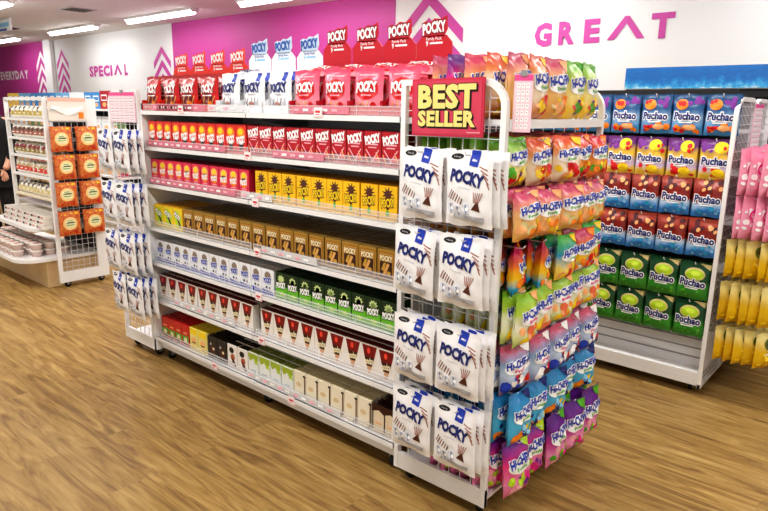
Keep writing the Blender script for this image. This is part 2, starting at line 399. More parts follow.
# ------------------------------------------------------------------ main shelving unit
ZS = [1.528, 1.325, 1.107, .847, .631, .395, .14]
XL, XR, XM = -2.42, -.47, -1.43
unit = tag(empty('display_shelf_unit', (-1.44, .4, 0)), 'long white display shelving run with seven shelves of boxed biscuits', 'shelving unit')
def part(mb, name, parent, **k):
    o = mb.build(name, None, **k); o.parent = parent; o.matrix_parent_inverse = Matrix.Translation(parent.location).inverted() if parent.rotation_euler.z == 0 else parent.matrix_basis.inverted(); return o
BACKP = ramp_mat('back_panel_white', [(0, '#dedee0'), (1, '#efefef')], 'noise', scale=2, rough=.5)
part(MB().box(XL, XR, .40, .415, .1, 1.66, BACKP), 'back_panel', unit)
for (x0, x1) in ((XL, XM-.003), (XM+.003, XR)):
    for k, z in enumerate(ZS):
        b = MB(); b.box(x0, x1, .0, .395, z-.006, z+.012, WHITE); b.box(x0, x1, -.004, .008, z-.010, z+.012, WHITE)
        part(b, 'shelf', unit)
for x in (XL-.006, XM, XR+.004):
    b = MB(); b.box(x-.012, x+.012, .385, .43, .05, 1.69, WHITE)
    if x == XM:
        for k in range(30): b.box(x-.004, x+.004, .3845, .386, .2+.05*k, .225+.05*k, GREYP)
    part(b, 'upright', unit)
for x in (XL-.006, XR+.004): part(MB().box(x-.01, x+.01, .0, .39, .06, 1.52, WHITE) if x < -1 else MB().box(x-.006, x+.006, .1, .39, .06, 1.52, WHITE), 'end_panel', unit)
for z in ZS[:6]:
    for x in (XL+.45, XM+.02, XM-.02, XR-.03):
        part(MB().prism([(.385, z-.007), (.10, z-.007), (.10, z-.02), (.385, z-.075)], x-.002, x+.002, GREYP, 'yz'), 'shelf_bracket', unit)
b = MB(); b.box(XL, XR, .03, .06, .075, .125, WHITE); b.box(XL, XR, .74, .77, .075, .125, WHITE); b.box(XL, XR, .03, .79, .118, .124, WHITE); part(b, 'base_frame', unit)
b = MB()
for z in (.45, .9, 1.3): b.box(XL, XR, .42, .79, z, z+.018, WHITE)
b.box(XL, XR, .42, .79, .125, .143, WHITE); part(b, 'rear_shelf', unit)
def caster(parent, x, y, top=.075, r=.028):
    b = MB(); b.box(x-.018, x+.018, y-.018, y+.018, top-.006, top+.004, GREYP)
    for s in (-1, 1): b.prism([(y-.016, top-.006), (y+.018, top-.006), (y+.012, r-.006), (y-.01, r-.006)], x+s*.014-.002, x+s*.014+.002, GREYP, 'yz')
    o = part(b, 'caster', parent)
    w = MB(); w.lathe([(r*.3, -.011), (r*.92, -.011), (r, -.007), (r, .007), (r*.92, .011), (r*.3, .011)], BLACK, (x, y, r), 14, 'x')
    q = w.build('wheel'); q.parent = o; return o
def caster_set(parent, pts):
    for x, y in pts: caster(parent, x, y)
caster_set(unit, [(XL+.05, .07), (XM, .09), (XR-.05, .07), (XL+.05, .72), (XM, .72), (XR-.05, .72)])
# clear front guards with chrome rod fences
for k, z in enumerate(ZS):
    for (x0, x1) in ((XL+.015, XM-.01), (XM+.01, XR-.005)):
        b = MB()
        b.box(x0, x1, .014, .017, z+.012, z+.052, ACR)
        part(b, 'acrylic_guard', unit)
        b = MB()
        for zz in (.032, .048): b.tube([(x0, .012, z+zz), (x1, .012, z+zz)], .0013, CHROME, 4)
        n = 4
        for i in range(n+1):
            x = x0+(x1-x0)*i/n; b.tube([(x, .012, z+.01), (x, .012, z+.052)], .0016, CHROME, 4)
        part(b, 'guard_rail', unit)
def strip(x0, x1, z, m=PINKFILM):
    b = MB(); b.box(x0, x1, .006, .009, z+.016, z+.048, m)
    for i in range(int((x1-x0)/.06)):
        b.box(x0+.012+.06*i, x0+.045+.06*i, .0045, .0055, z+.026, z+.037, INKW if i % 2 else LPINK)
    part(b, 'label_strip', unit)
strip(-2.25, -1.78, ZS[0]); strip(-1.1, -.75, ZS[0]); strip(-2.38, -1.62, ZS[1]); strip(-1.25, -.9, ZS[1]); strip(-2.38, -1.55, ZS[2]); strip(-2.3, -1.9, ZS[0]+.0)
CLST = film('clear_label_film', '#f3f3f5', .6)
strip(-1.75, -1.46, ZS[0], CLST); strip(-1.35, -.95, ZS[3], CLST); strip(-2.2, -1.6, ZS[5], CLST); strip(-1.5, -.8, ZS[6], CLST); strip(-1.5, -1.26, ZS[2], CLST)
# price tags
tagm = MB(); tagm.rbox(-.026, .026, -.003, 0, -.021, .021, mat('card_pale_pink', '#fbdcdc', .5), .002)
flatprint(tagm, [(rect(-.02, .02, -.016, .016), INKW, 0), (rect(-.015, .015, -.002, .008), mat('ink_tag_red', '#d8323c', .5), 1), (rect(-.012, .008, -.011, -.007), PINK, 1)], -.003)
tagme = tagm.mesh('price_tag_mesh')
for i, (x, z, w) in enumerate([(-1.99, 1.55, 'top shelf edge below the red pouches'), (-.92, 1.55, 'top shelf edge below the pink pouches'), (-1.42, 1.335, 'edge of the second shelf down'), (-1.37, 1.112, 'edge of the third shelf down'), (-1.367, .862, 'edge of the shelf of gold boxes'), (-1.367, .632, 'edge of the white and green box shelf'), (-1.354, .4, 'edge of the cone box shelf'), (-1.787, .137, 'bottom shelf edge below the dark boxes'), (-1.13, .14, 'bottom shelf edge below the cream boxes')]):
    tag(link('price_tag', tagme, None, (x, -.0045, z)), 'small pale pink price tag on the '+w, 'price tag', 'price tags along the shelf edges')

# --- display cartons with header cards and pouches on the top shelf
def display_carton(kind):
    colm = {'red': mat('card_orange_red', '#e2301c', .45), 'white': mat('card_white', '#f4f6f8', .45), 'pink': mat('card_crimson', '#c4122a', .45)}[kind]
    w = .182; b = MB(); yb = .22
    b.box(-w/2, w/2, 0, yb, 0, .004, colm)
    fh = .035
    b.box(-w/2, w/2, 0, .003, .0, fh, colm)
    for s in (-1, 1):
        x = s*(w/2-.0015)
        b.prism([(0, 0), (yb, 0), (yb, .21), (.14, .13), (.03, .06), (0, .06)], x-.0015, x+.0015, colm, 'yz')
    tray = b
    # header card: body + scalloped tongue carrying the logo
    c = MB(); H = {'red': .265, 'white': .30, 'pink': .325}[kind]
    c.prism([(-w/2, .0), (w/2, 0), (w/2, H-.03), (w/2-.03, H), (-w/2+.03, H), (-w/2, H-.03)], yb, yb+.003, colm)
    ink = {'red': INKW, 'white': mat('ink_mid_blue', '#2a5fb0', .4), 'pink': INKW}[kind]; ol = {'red': mat('ink_bright_red', '#ef4a38', .4), 'white': mat('ink_pale_blue', '#cfe2f5', .4), 'pink': mat('card_crimson', '#c4122a', .45)}[kind]
    tongue = [(-.05, H-.005), (-.062, H+.01), (-.066, H+.05), (-.045, H+.058), (-.02, H+.054), (.0, H+.066), (.03, H+.062), (.062, H+.075), (.066, H+.022), (.05, H-.005)]
    c.prism(tongue, yb, yb+.003, ol)
    pr = logo('POCKY', 0, H+.03, .118, .042, ink, mat('ink_maroon', '#7c1020', .4) if kind == 'pink' else None, 1, fat=.05, of=.12, rot=.08, arc=.08)
    pr.append((text('Family Pack', 0, H-.012, .08, .012, fat=.01), INKW if kind != 'white' else mat('ink_mid_blue', '#2a5fb0', .4), 1))
    pr.append((rect(-.02, .045, H-.034, -.026+H), INKW if kind != 'white' else SKYB, 1)); pr.append((text('9', -.034, H-.03, .012, .02), INKW if kind != 'white' else SKYB, 1))
    flatprint(c, pr, yb)
    return tray.mesh('display_tray_mesh'), c.mesh('header_card_mesh')
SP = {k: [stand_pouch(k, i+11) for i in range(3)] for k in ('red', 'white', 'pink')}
DC = {k: display_carton(k) for k in SP}
LOOK = {'red': ('red', 'orange-red'), 'white': ('white', 'white'), 'pink': ('pink', 'crimson')}
cartons = [('red', -2.40), ('red', -2.215), ('red', -2.03), ('red', -1.845), ('white', -1.655), ('white', -1.465), ('white', -1.27), ('pink', -1.08), ('pink', -.89), ('pink', -.705), ('pink', -.52)]
cnt = {}
tot = {'red': 4, 'white': 3, 'pink': 4}
for kind, x in cartons:
    i = cnt.get(kind, 0); cnt[kind] = i+1
    t = tag(empty('display_carton', (x, .05, ZS[0]+.012)), f'{LOOK[kind][1]} display carton with header card, {place(i, tot[kind])} {LOOK[kind][1]} one, top shelf', 'display carton', 'display cartons on the top shelf')
    link('tray', DC[kind][0], t); link('header_card', DC[kind][1], t)
    for d in range(3):
        wh = ['at the front', 'second back', 'at the rear'][d]
        o = link('biscuit_pouch', SP[kind][(i+d) % 3], None, (x+rnd.uniform(-.004, .004), .085+.055*d, ZS[0]+.019+.186), 0)
        o.rotation_euler = (rnd.uniform(-.04, .02)-.05*0, rnd.uniform(-.02, .02), rnd.uniform(-.04, .04)); o.scale = (.97, .8, 1+.03*d)
        o.location.z += .0055*d
        tag(o, f'{LOOK[kind][0]} biscuit pouch {wh} of {LOOK[kind][1]} display carton {place(i, tot[kind])}', 'biscuit pouch', f'{kind} pouches in the display cartons')
        # lifted loosely in its carton
    if kind == 'pink' or (kind == 'white' and i == 0):
        o = link('biscuit_pouch', SP[kind][1], None, (x-.015, .20, ZS[0]+.255), 0); o.rotation_euler = (-1.15, .06, .12*(i-1)); o.scale = (.95, .6, .7)
        o.location = (x, .235, ZS[0]+.232)
        tag(o, f'{LOOK[kind][0]} biscuit pouch lying on top in {LOOK[kind][1]} display carton {place(i, tot[kind])}', 'biscuit pouch', f'{kind} pouches in the display cartons')

# --- boxed biscuits
REST = MB()
def box_row(meshes, x0, x1, n, z, depth, d, label, group, shelfw, y0=.026, keep=2):
    pitch = (x1-x0)/n; me = meshes[0]
    keep = 3 if z < .5 else 2; sz = .87 if z < 1 else (.95 if z < 1.2 else .98); sx = .96 if z < .2 else 1
    for i in range(n):
        x = x0+pitch*(i+.5)
        for k in range(depth):
            px, py, pz = x+rnd.uniform(-.0015, .0015), y0+d*(k+.5)+rnd.uniform(-.001, .001)+.0012*k, z+.0125
            if k >= keep:
                for p in me.polygons[:10+0]:
                    REST.add([Vector((me.vertices[v].co.x*sx+px, me.vertices[v].co.y+py, me.vertices[v].co.z*sz+pz)) for v in p.vertices], [tuple(range(len(p.vertices)))], me.materials[p.material_index])
                if len(me.materials) > 2 and TOPM.get(me.name):
                    w, dd, h, m = TOPM[me.name]; REST.box(px-w/2+.001, px+w/2-.001, py-dd/2+.001, py+dd/2-.001, pz+h*sz-.0005, pz+h*sz+.0006, m)
                continue
            o = link('biscuit_box', me, None, (px, py, pz), rnd.uniform(-.03, .03) if k == 0 else 0); o.scale = (sx, 1, sz)
            if k == 0: tag(o, f'{label}, {place(i, n)}, {shelfw}', 'biscuit box', group)
            else: tag(o, f'{label}, queued behind the front row, {shelfw}', 'biscuit box', group+' behind the front row')
def lbl(s): return s
# shelf 2: red with orange disc, then dark red
def bx_red():
    w, h = .083, .148; P = [(ell(0, .105, .031, .03, 16), ORANGE, 0), (ell(-.004, .112, .02, .016, 12), YEL, 1)]
    P += logo('POCKY', 0, .074, .068, .032, INKW, None, 2, fat=.07, rot=.15); P += [(rect(-.012, .012, .018, .05), INKK, 1), (rect(-.02, -.014, .03, .058), BROWN, 1), (rect(.014, .02, .028, .058), BROWN, 1), (ell(0, .056, .022, .01, 10), INKW, 1)]
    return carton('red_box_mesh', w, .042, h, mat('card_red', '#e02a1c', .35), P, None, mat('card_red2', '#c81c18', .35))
def bx_darkred():
    w, h = .094, .146; P = logo('POCKY', 0, .114, .084, .034, INKW, DRED, 1, fat=.07, rot=.2)
    P += [(rect(-.03, .03, .088, .094), LPINK, 1), (rect(-.022, .022, .076, .081), LPINK, 1)]
    for i, (a, c) in enumerate([((-.035, .07, .01, .015), LPINK), ((.035, .07, -.01, .01), LPINK), ((.02, .06, .04, .02), PEACH), ((-.04, .05, -.02, .01), PEACH)]): P.append((line(*a, .005), c, 2))
    P.append((ell(-.01, .03, .02, .016, 12), mat('ink_deep_red', '#7c0f12', .4), 0)); P.append((ell(.02, .034, .01, .009, 10), mat('ink_strawberry', '#f2645c', .4), 1))
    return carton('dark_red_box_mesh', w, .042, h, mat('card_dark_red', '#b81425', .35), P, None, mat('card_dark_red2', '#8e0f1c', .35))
def bx_pinkred():
    w, h = .083, .15; P = [(ell(0, .112, .029, .026, 16), PEACH, 0), (ell(0, .118, .018, .014, 12), YEL, 1), (ell(0, .078, .026, .026, 14), ORANGE, 0)]
    P += logo('POCKY', 0, .082, .058, .026, INKW, None, 2, fat=.07, rot=.1); P += [(rect(-.02, .02, .045, .05), LPINK, 1), (poly([(-.022, .04), (.022, .04), (.0, .014)]), LPINK, 1)]
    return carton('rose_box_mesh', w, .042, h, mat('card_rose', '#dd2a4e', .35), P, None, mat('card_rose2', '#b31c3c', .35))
def bx_yellow():
    w, h = .098, .152; P = [(star(0, .116, .034, 9, .45), BROWN, 1), (ell(0, .075, .012, .028, 12), BROWN, 0)]
    P += logo('POCKY', 0, .08, .072, .036, YEL, BROWN, 2, fat=.04, of=.12, rot=.15); P += [(ell(0, .034, .010, .014, 10), GREEN, 2), (line(0, .05, 0, .03, .006), BROWN, 1)]
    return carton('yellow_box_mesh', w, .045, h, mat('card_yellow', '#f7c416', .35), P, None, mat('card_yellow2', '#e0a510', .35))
def bx_yellow2():
    w, h = .1, .155; P = [(poly([(-.04, .11), (.0, .14), (.04, .09), (.03, .03), (-.01, .02)]), LIME, 0), (line(-.03, .13, .03, .03, .016), BROWN, 1)]
    P += logo('POCKY', 0, .1, .07, .03, INKW, BROWN, 2, fat=.05, of=.1, rot=-.5)
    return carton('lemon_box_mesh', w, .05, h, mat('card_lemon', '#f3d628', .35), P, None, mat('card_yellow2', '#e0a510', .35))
def bx_gold():
    w, h = .1, .16; P = [(rect(-.044, .044, .012, .148), mat('ink_brown_gold', '#9a6a22', .4), 0), (rect(-.038, .038, .02, .142), mat('ink_bronze', '#b98a3a', .4), 1)]
    P += logo('POCKY', 0, .118, .07, .026, CREAM, BROWN, 2, fat=.05, of=.1)
    P += [(rect(-.034, .034, .022, .1), mat('ink_cocoa', '#3c1a14', .35), 2), (poly([(-.02, .03), (-.004, .03), (.02, .09), (.006, .094)]), LBROWN, 3), (poly([(-.026, .06), (-.01, .05), (.0, .096), (-.012, .094)]), GOLD, 3), (ell(.016, .045, .012, .012, 8), GOLD, 3)]
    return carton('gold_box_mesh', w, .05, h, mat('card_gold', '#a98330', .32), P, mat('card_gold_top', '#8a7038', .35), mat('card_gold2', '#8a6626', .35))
def bx_white():
    w, h = .09, .15; P = [(poly([(-.044, .0), (.044, .0), (.044, .018), (-.044, .03)]), BLUE, 0), (ell(0, .112, .024, .024, 12), mat('ink_taupe', '#8f7f72', .4), 0), (star(0, .118, .024, 9, .7), mat('ink_taupe', '#8f7f72', .4), 1)]
    P += logo('POCKY', 0, .086, .06, .03, BLUE, INKW, 2, fat=.06, of=.14, rot=.1)
    P += [(rect(-.016, -.002, .034, .05), INKK, 1), (rect(.01, .02, .034, .048), BROWN, 1), (rect(-.02, .02, .062, .067), GREYI, 1)]
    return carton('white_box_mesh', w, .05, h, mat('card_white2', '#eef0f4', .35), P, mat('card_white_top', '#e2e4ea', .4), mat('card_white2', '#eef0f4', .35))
def bx_green():
    w, h = .084, .15; P = [(poly([(-.041, .002), (.041, .002), (.041, .07), (0, .088), (-.041, .07)]), mat('ink_matcha', '#6dbb2e', .4), 0), (star(0, .115, .027, 9, .65), mat('ink_pale_green', '#c8dd96', .4), 1), (ell(0, .104, .015, .022, 10), mat('ink_pale_green', '#c8dd96', .4), 1)]
    P += logo('POCKY', 0, .08, .066, .032, INKW, INKK, 2, fat=.06, of=.14, rot=.1); P.append((ell(.005, .03, .018, .012, 10), LIME, 1))
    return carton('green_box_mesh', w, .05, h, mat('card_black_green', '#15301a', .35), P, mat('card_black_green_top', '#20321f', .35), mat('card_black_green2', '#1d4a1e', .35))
def bx_cone():
    w, h = .102, .172; P = [(poly([(-.041, .165), (.041, .165), (.006, .018), (-.006, .018)]), mat('ink_wafer', '#d4a27a', .4), 0), (poly([(-.043, .166), (.043, .166), (.029, .105), (-.029, .105)]), mat('ink_ruby', '#7c0f14', .3), 1),
        (poly([(-.029, .106), (.029, .106), (.016, .055), (-.016, .055)]), mat('ink_cocoa', '#3c1a14', .35), 1), (ell(-.004, .138, .01, .016, 10), mat('ink_bright_red', '#ef4a38', .4), 2)]
    P.append((text('pocky', 0, .085, .046, .034, fat=.05, rot=.15), CREAM, 3))
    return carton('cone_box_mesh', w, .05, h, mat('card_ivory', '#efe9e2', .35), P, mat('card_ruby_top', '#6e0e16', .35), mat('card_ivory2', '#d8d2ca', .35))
def small(name, base, top, P, w, h, side=None): return carton(name, w, .055, h, base, P, top, side or base)
bR, bD, bP, bY, bY2, bG, bW, bN, bC = bx_red(), bx_darkred(), bx_pinkred(), bx_yellow(), bx_yellow2(), bx_gold(), bx_white(), bx_green(), bx_cone()
r2 = 'second shelf'; r3 = 'third shelf'; r4 = 'fourth shelf'; r5 = 'fifth shelf'; r6 = 'sixth shelf'; r7 = 'bottom shelf'
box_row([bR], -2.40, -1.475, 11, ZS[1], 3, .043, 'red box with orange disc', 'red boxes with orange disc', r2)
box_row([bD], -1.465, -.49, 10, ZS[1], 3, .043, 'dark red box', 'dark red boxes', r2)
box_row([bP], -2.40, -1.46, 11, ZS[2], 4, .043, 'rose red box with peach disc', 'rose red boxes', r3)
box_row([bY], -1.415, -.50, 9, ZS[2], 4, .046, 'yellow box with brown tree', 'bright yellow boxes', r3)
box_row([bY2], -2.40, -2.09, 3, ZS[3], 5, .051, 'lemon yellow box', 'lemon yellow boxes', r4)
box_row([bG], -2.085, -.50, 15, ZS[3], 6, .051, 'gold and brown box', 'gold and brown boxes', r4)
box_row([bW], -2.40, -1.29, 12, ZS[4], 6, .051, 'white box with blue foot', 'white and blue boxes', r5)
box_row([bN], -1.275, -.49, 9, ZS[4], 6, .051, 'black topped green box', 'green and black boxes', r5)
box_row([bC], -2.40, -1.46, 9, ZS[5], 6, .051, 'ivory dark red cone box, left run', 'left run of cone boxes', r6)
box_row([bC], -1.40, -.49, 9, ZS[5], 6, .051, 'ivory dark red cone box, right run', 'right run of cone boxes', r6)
redg = small('red_green_box_mesh', mat('card_tomato', '#cf2a22', .35), mat('card_red_top', '#d9202a', .35), [(rect(-.034, .034, .03, .075), GREEN, 0), (ell(0, .045, .02, .02, 10), CREAM, 1), (rect(-.02, .02, .004, .03), BROWN, 1), (rect(-.02, .02, .09, .1), PEACH, 1)], .076, .152)
yelb = small('yellow_face_box_mesh', mat('card_pale_yellow', '#eadb8a', .35), mat('card_yellow_top', '#f2dc1c', .35), [(rect(-.04, .04, .11, .152), YEL, 0), (ell(0, .07, .026, .02, 12), PEACH, 1), (rect(-.02, .02, .05, .058), BROWN, 2), (rect(-.03, .03, .01, .035), YEL, 1)], .09, .155)
drk = small('dark_round_box_mesh', mat('card_charcoal', '#2d2722', .35), mat('card_near_black', '#181614', .35), [(ell(.004, .06, .024, .03, 12), BROWN, 0), (ell(.012, .07, .01, .01, 10), CREAM, 1), (ell(-.014, .1, .008, .01, 8), GREYI, 1)], .09, .15)
wbr = small('white_brown_box_mesh', mat('card_warm_white', '#efe8e0', .35), mat('card_near_black', '#181614', .35), [(ell(-.005, .115, .022, .02, 12), INKK, 0), (ell(.004, .07, .02, .024, 10), mat('ink_terracotta', '#b05a3c', .4), 0), (poly([(-.01, .07), (.02, .05), (.03, .02), (0, .03)]), BROWN, 1), (ell(.026, .018, .008, .008, 8), INKK, 1)], .09, .152)
grw = small('green_leaf_box_mesh', mat('card_white3', '#eceeea', .35), mat('card_moss_top', '#8f9c4c', .35), [(poly([(-.044, .152), (.044, .152), (.044, .12), (.02, .086), (.0, .12), (-.03, .1), (-.044, .13)]), mat('ink_moss', '#a3b53a', .4), 0), (poly([(-.01, .13), (.044, .08), (.044, .1)]), LIME, 1), (rect(-.02, .02, .04, .046), GREYI, 1)], .09, .155)
crm = small('cream_box_mesh', mat('card_cream', '#f1e7cf', .35), mat('card_cream_top', '#e3dab8', .4), [(rect(.034, .042, .01, .14), BROWN, 1), (ell(.036, .138, .01, .007, 8), INKK, 2), (ell(-.008, .08, .02, .014, 12), mat('ink_tan', '#e0c79a', .4), 0), (rect(.02, .042, .004, .014), INKK, 2)], .086, .158)
brw = small('dark_brown_box_mesh', mat('card_biscuit', '#ead9bd', .35), mat('card_cocoa_top', '#3a1c1c', .35), [(poly([(-.042, .156), (.042, .156), (.042, .1), (0, .125), (-.042, .11)]), mat('ink_cocoa', '#3c1a14', .35), 0), (rect(-.02, .02, .05, .058), PEACH, 1)], .066, .14, mat('card_cocoa_side', '#4a2020', .35))
z7 = ZS[6]
box_row([redg], -2.40, -2.095, 4, z7, 6, .056, 'tall red box with green picture', 'red boxes on the bottom shelf', r7)
box_row([yelb], -2.09, -1.905, 2, z7, 6, .056, 'yellow topped box with a peach disc', 'yellow topped boxes', r7)
box_row([drk], -1.90, -1.715, 2, z7, 6, .056, 'charcoal box with brown disc', 'charcoal boxes', r7)
box_row([wbr], -1.71, -1.525, 2, z7, 6, .056, 'black topped white box', 'white and brown boxes', r7)
box_row([grw], -1.52, -1.155, 4, z7, 6, .056, 'moss topped white box', 'green leaf boxes', r7)
box_row([crm], -1.15, -.625, 6, z7, 6, .056, 'plain cream box', 'cream boxes', r7)
box_row([brw], -.615, -.48, 2, z7, 5, .056, 'short dark brown topped box', 'dark brown boxes', r7)

ro = REST.build('biscuit_box_stock', normals=False); tag(ro, 'massed biscuit boxes filling the shelf depth behind the first rows', 'biscuit boxes', kind='stuff')

# ------------------------------------------------------------------ wire end racks
def grid_wires(b, a0, a1, z0, z1, c, plane, step=.05, r=.0022, rail=None):
    n = max(1, round((a1-a0)/step)); m = max(1, round((z1-z0)/.046))
    P = (lambda a, z: (a, c, z)) if plane == 'y' else (lambda a, z: (c, a, z))
    for i in range(1, n): a = a0+(a1-a0)*i/n; b.tube([P(a, z0), P(a, z1)], r, CHROME, 4)
    for j in range(1, m): z = z0+(z1-z0)*j/m; b.tube([P(a0, z), P(a1, z)], r, CHROME, 4)
def side_frame(x0, x1, y, z0, z1, round_right=True, r=.10):
    """white upright frame of a wire side grid, outer top corner rounded"""
    b = MB(); w = .011
    fl, rl = (x0, x1) if round_right else (x1, x0)   # flat edge x, rounded edge x
    s = 1 if round_right else -1
    arc = [(rl-s*r+s*r*math.sin(t), z1-r+r*math.cos(t)) for t in [PI/2*i/6 for i in range(7)]]
    pts = [(fl, z0)] + [(fl, z1)] + arc + [(rl, z0)]
    inner_arc = [(rl-s*r+s*(r-2*w)*math.sin(t), z1-r+(r-2*w)*math.cos(t)) for t in [PI/2*i/6 for i in range(7)]]
    out = [(fl, z0), (fl, z1)]+arc+[(rl, z0)]
    inn = [(fl+s*2*w, z0+.0), (fl+s*2*w, z1-2*w)]+inner_arc+[(rl-s*2*w, z0)]
    for i in range(len(out)-1):
        q = [out[i], out[i+1], inn[i+1], inn[i]]
        b.prism(q, y-.011, y+.011, WHITE)
    b.box(min(x0, x1), max(x0, x1), y-.009, y+.009, z0-.0, z0+.075, WHITE)
    return b
def end_rack(x0, x1, y0, y1, ztop, label, right=True, peg_rows=(), wall_x=None, name='wire_end_rack'):
    t = tag(empty(name, ((x0+x1)/2, (y0+y1)/2, 0)), label, 'display rack')
    for y in (y0, y1):
        part(side_frame(x0, x1, y, .06, ztop, right), 'frame', t)
        b = MB(); grid_wires(b, min(x0, x1)+.02, max(x0, x1)-.02, .135, ztop-.02, y, 'y'); part(b, 'wire_grid', t)
    wx = wall_x
    b = MB(); grid_wires(b, y0+.012, y1-.012, .13, ztop-.14, wx, 'x'); part(b, 'wire_back_grid', t)
    b = MB(); b.box(min(x0, x1)+.012, max(x0, x1)-.004, y0+.012, y1-.012, .085, .1, WHITE); part(b, 'base_tray', t)
    for y in (y0+.05, y1-.05):
        for x in (x0+.05 if x0 < x1 else x0-.05, (x1-.05 if x1 > x0 else x1+.05)): caster(t, x, y)
    return t
rackR = end_rack(-.457, 0, 0, .815, 1.676, 'tall white wire end rack carrying the bright red sign', True, wall_x=-.435)
b = MB(); b.box(-.44, .0, .0125, .803, ZS[0]-.008, ZS[0]+.010, WHITE); b.box(-.008, .008, .0125, .803, ZS[0]-.02, ZS[0]+.012, WHITE); part(b, 'top_shelf', rackR)
rackL = end_rack(-2.80, -2.435, 0, .815, 1.66, 'white wire end rack at the far end of the long shelving run', False, wall_x=-2.45)

# pegs helper
def hooks(parent, pts, x0, x1):
    for (y, z) in pts:
        b = MB(); b.tube([(x0, y, z), (x1, y, z), (x1+(.01 if x1 > x0 else -.01), y, z+.012)], .0028, CHROME, 5); part(b, 'hook', parent)
def yhooks(parent, pts, y0, y1):
    for (x, z) in pts:
        b = MB(); b.tube([(x, y0, z), (x, y1, z), (x, y1-.01, z+.012)], .0026, CHROME, 5); part(b, 'hook', parent)

# white pouches on the side grid of the right rack
rowsW = [(1.432, 'top'), (1.135, 'second'), (.79, 'third'), (.485, 'lowest')]
yhooks(rackR, [(x, z-.012) for z, _ in rowsW for x in (-.29, -.086)], -.008, -.112)
for ri, (z, rw) in enumerate(rowsW):
    for ci, x in enumerate((-.292, -.088)):
        x += [0, -.018, -.012, -.012][ri]
        for d in range(3):
            o = link('biscuit_pouch', WP[(ri+ci+d) % 3], None, (x+.013*d*(1 if ci else .5), -.088+.028*d, z+.006*(2-d)*.3), rnd.uniform(-.05, .05))
            o.scale = (.95, .6, 1); o.rotation_euler.y = rnd.uniform(-.02, .02)+(.05 if ci == 0 and ri else 0)
            tag(o, f"white pouch, {['frontmost','middle one','rearmost'][d]} on {['left','right'][ci]} hook, {rw} row below the red sign", 'biscuit pouch', 'white pouches hanging below the red sign')
# white pouches on left rack
rowsL = [(1.43, 'top'), (1.12, 'second'), (.82, 'third'), (.555, 'lowest')]
yhooks(rackL, [(x, z-.012) for z, _ in rowsL for x in (-2.645, -2.455)], -.008, -.13)
for ri, (z, rw) in enumerate(rowsL):
    for ci, x in enumerate((-2.645, -2.455)):
        x += [-.02, -.025, -.03, .02][ri]
        for d in range(3):
            o = link('biscuit_pouch', WP[(ri+ci+d) % 3], None, (x+.022*d, -.11+.036*d, z), rnd.uniform(-.06, .06)); o.scale = (.9, .62, .96)
            tag(o, f"white pouch, {['frontmost','middle one','rearmost'][d]} on {['left','right'][ci]} hook, {rw} row of far end rack", 'biscuit pouch', 'white pouches on the far end rack')

# fruit chews
rows = [  # z top, bag height, hook tip x, flavours along y (near to far)
 ('second tier', 1.478, .175, ['citrus', 'orange', 'orange', 'red', 'red'], .02),
 ('third tier', 1.293, .175, ['peach', 'peach', 'peach', 'peach', 'peach'], .05),
 ('fourth tier', 1.10, .18, ['rainbow', 'rainbow', 'tropic', 'rainbow', 'tropic'], .05),
 ('fifth tier', .935, .2, ['lime', 'lime', 'lime', 'lime', 'lime'], .06),
 ('sixth tier', .722, .195, ['berry', 'berry', 'berry', 'berry', 'berry'], .07),
 ('seventh tier', .535, .2, ['aqua', 'aqua', 'aqua', 'aqua', 'aqua'], .06),
 ('lowest tier', .345, .235, ['magenta', 'magenta', 'grape', 'grape', 'grape'], .09)]
CH = {}
LOOKC = {'peach': 'peach', 'lime': 'lime', 'citrus': 'yellow-green', 'berry': 'pale blue', 'aqua': 'turquoise', 'magenta': 'magenta', 'grape': 'purple-pink', 'orange': 'white-orange', 'red': 'red-yellow', 'rainbow': 'rainbow', 'tropic': 'yellow-blue'}
for rn, z, h, fl, xt in rows:
    hooks(rackR, [(.09+.16*i, z-.014) for i in range(5)], -.433, xt-.01)
    jit = [rnd.uniform(-.025, .03) for _ in fl]
    for i, f in enumerate(fl):
        key = (f, h)
        if key not in CH: CH[key] = [chew(f, 31+len(CH)*3+q, .168, h) for q in range(2)]
        for d in range(7):
            x = xt-.018+jit[i]-.055*d-.004*(d > 0)
            rz = PI/2+rnd.uniform(-.32, .10)
            if f == 'rainbow' and i < 3 and d < 5: rz = PI/2+.42+.05*i
            sy = .8 if d else 1.0
            o = link('candy_bag', CH[key][(i+d) % 2], None, (x, .09+.16*i+rnd.uniform(-.008, .008), z+rnd.uniform(-.004, .004)), rz)
            o.scale = (.9, sy, rnd.uniform(.96, 1.04)); o.rotation_euler.y = 0
            tl = rnd.uniform(-.07, .07); o.rotation_euler = (0, 0, 0); o.matrix_world = Matrix.Translation(o.location) @ Matrix.Rotation(rz, 4, 'Z') @ Matrix.Rotation(tl, 4, 'Y') @ Matrix.Rotation(rnd.uniform(-.08, .02), 4, 'X') @ Matrix.Diagonal((.9, sy, 1, 1))
            col = place(i, 9, 'from front')
            if i == 4: col = 'farthest along'
            if d == 0: tag(o, f'{LOOKC[f]} candy bag, {col}, outermost in {rn} of end rack', 'candy bag', 'fruit candy bags on the end rack')
            else: tag(o, f'{LOOKC[f]} candy bag, {col}, behind outermost in {rn} of rack', 'candy bag', f'candy bags behind the front, {rn}, place {ORD[i]}')
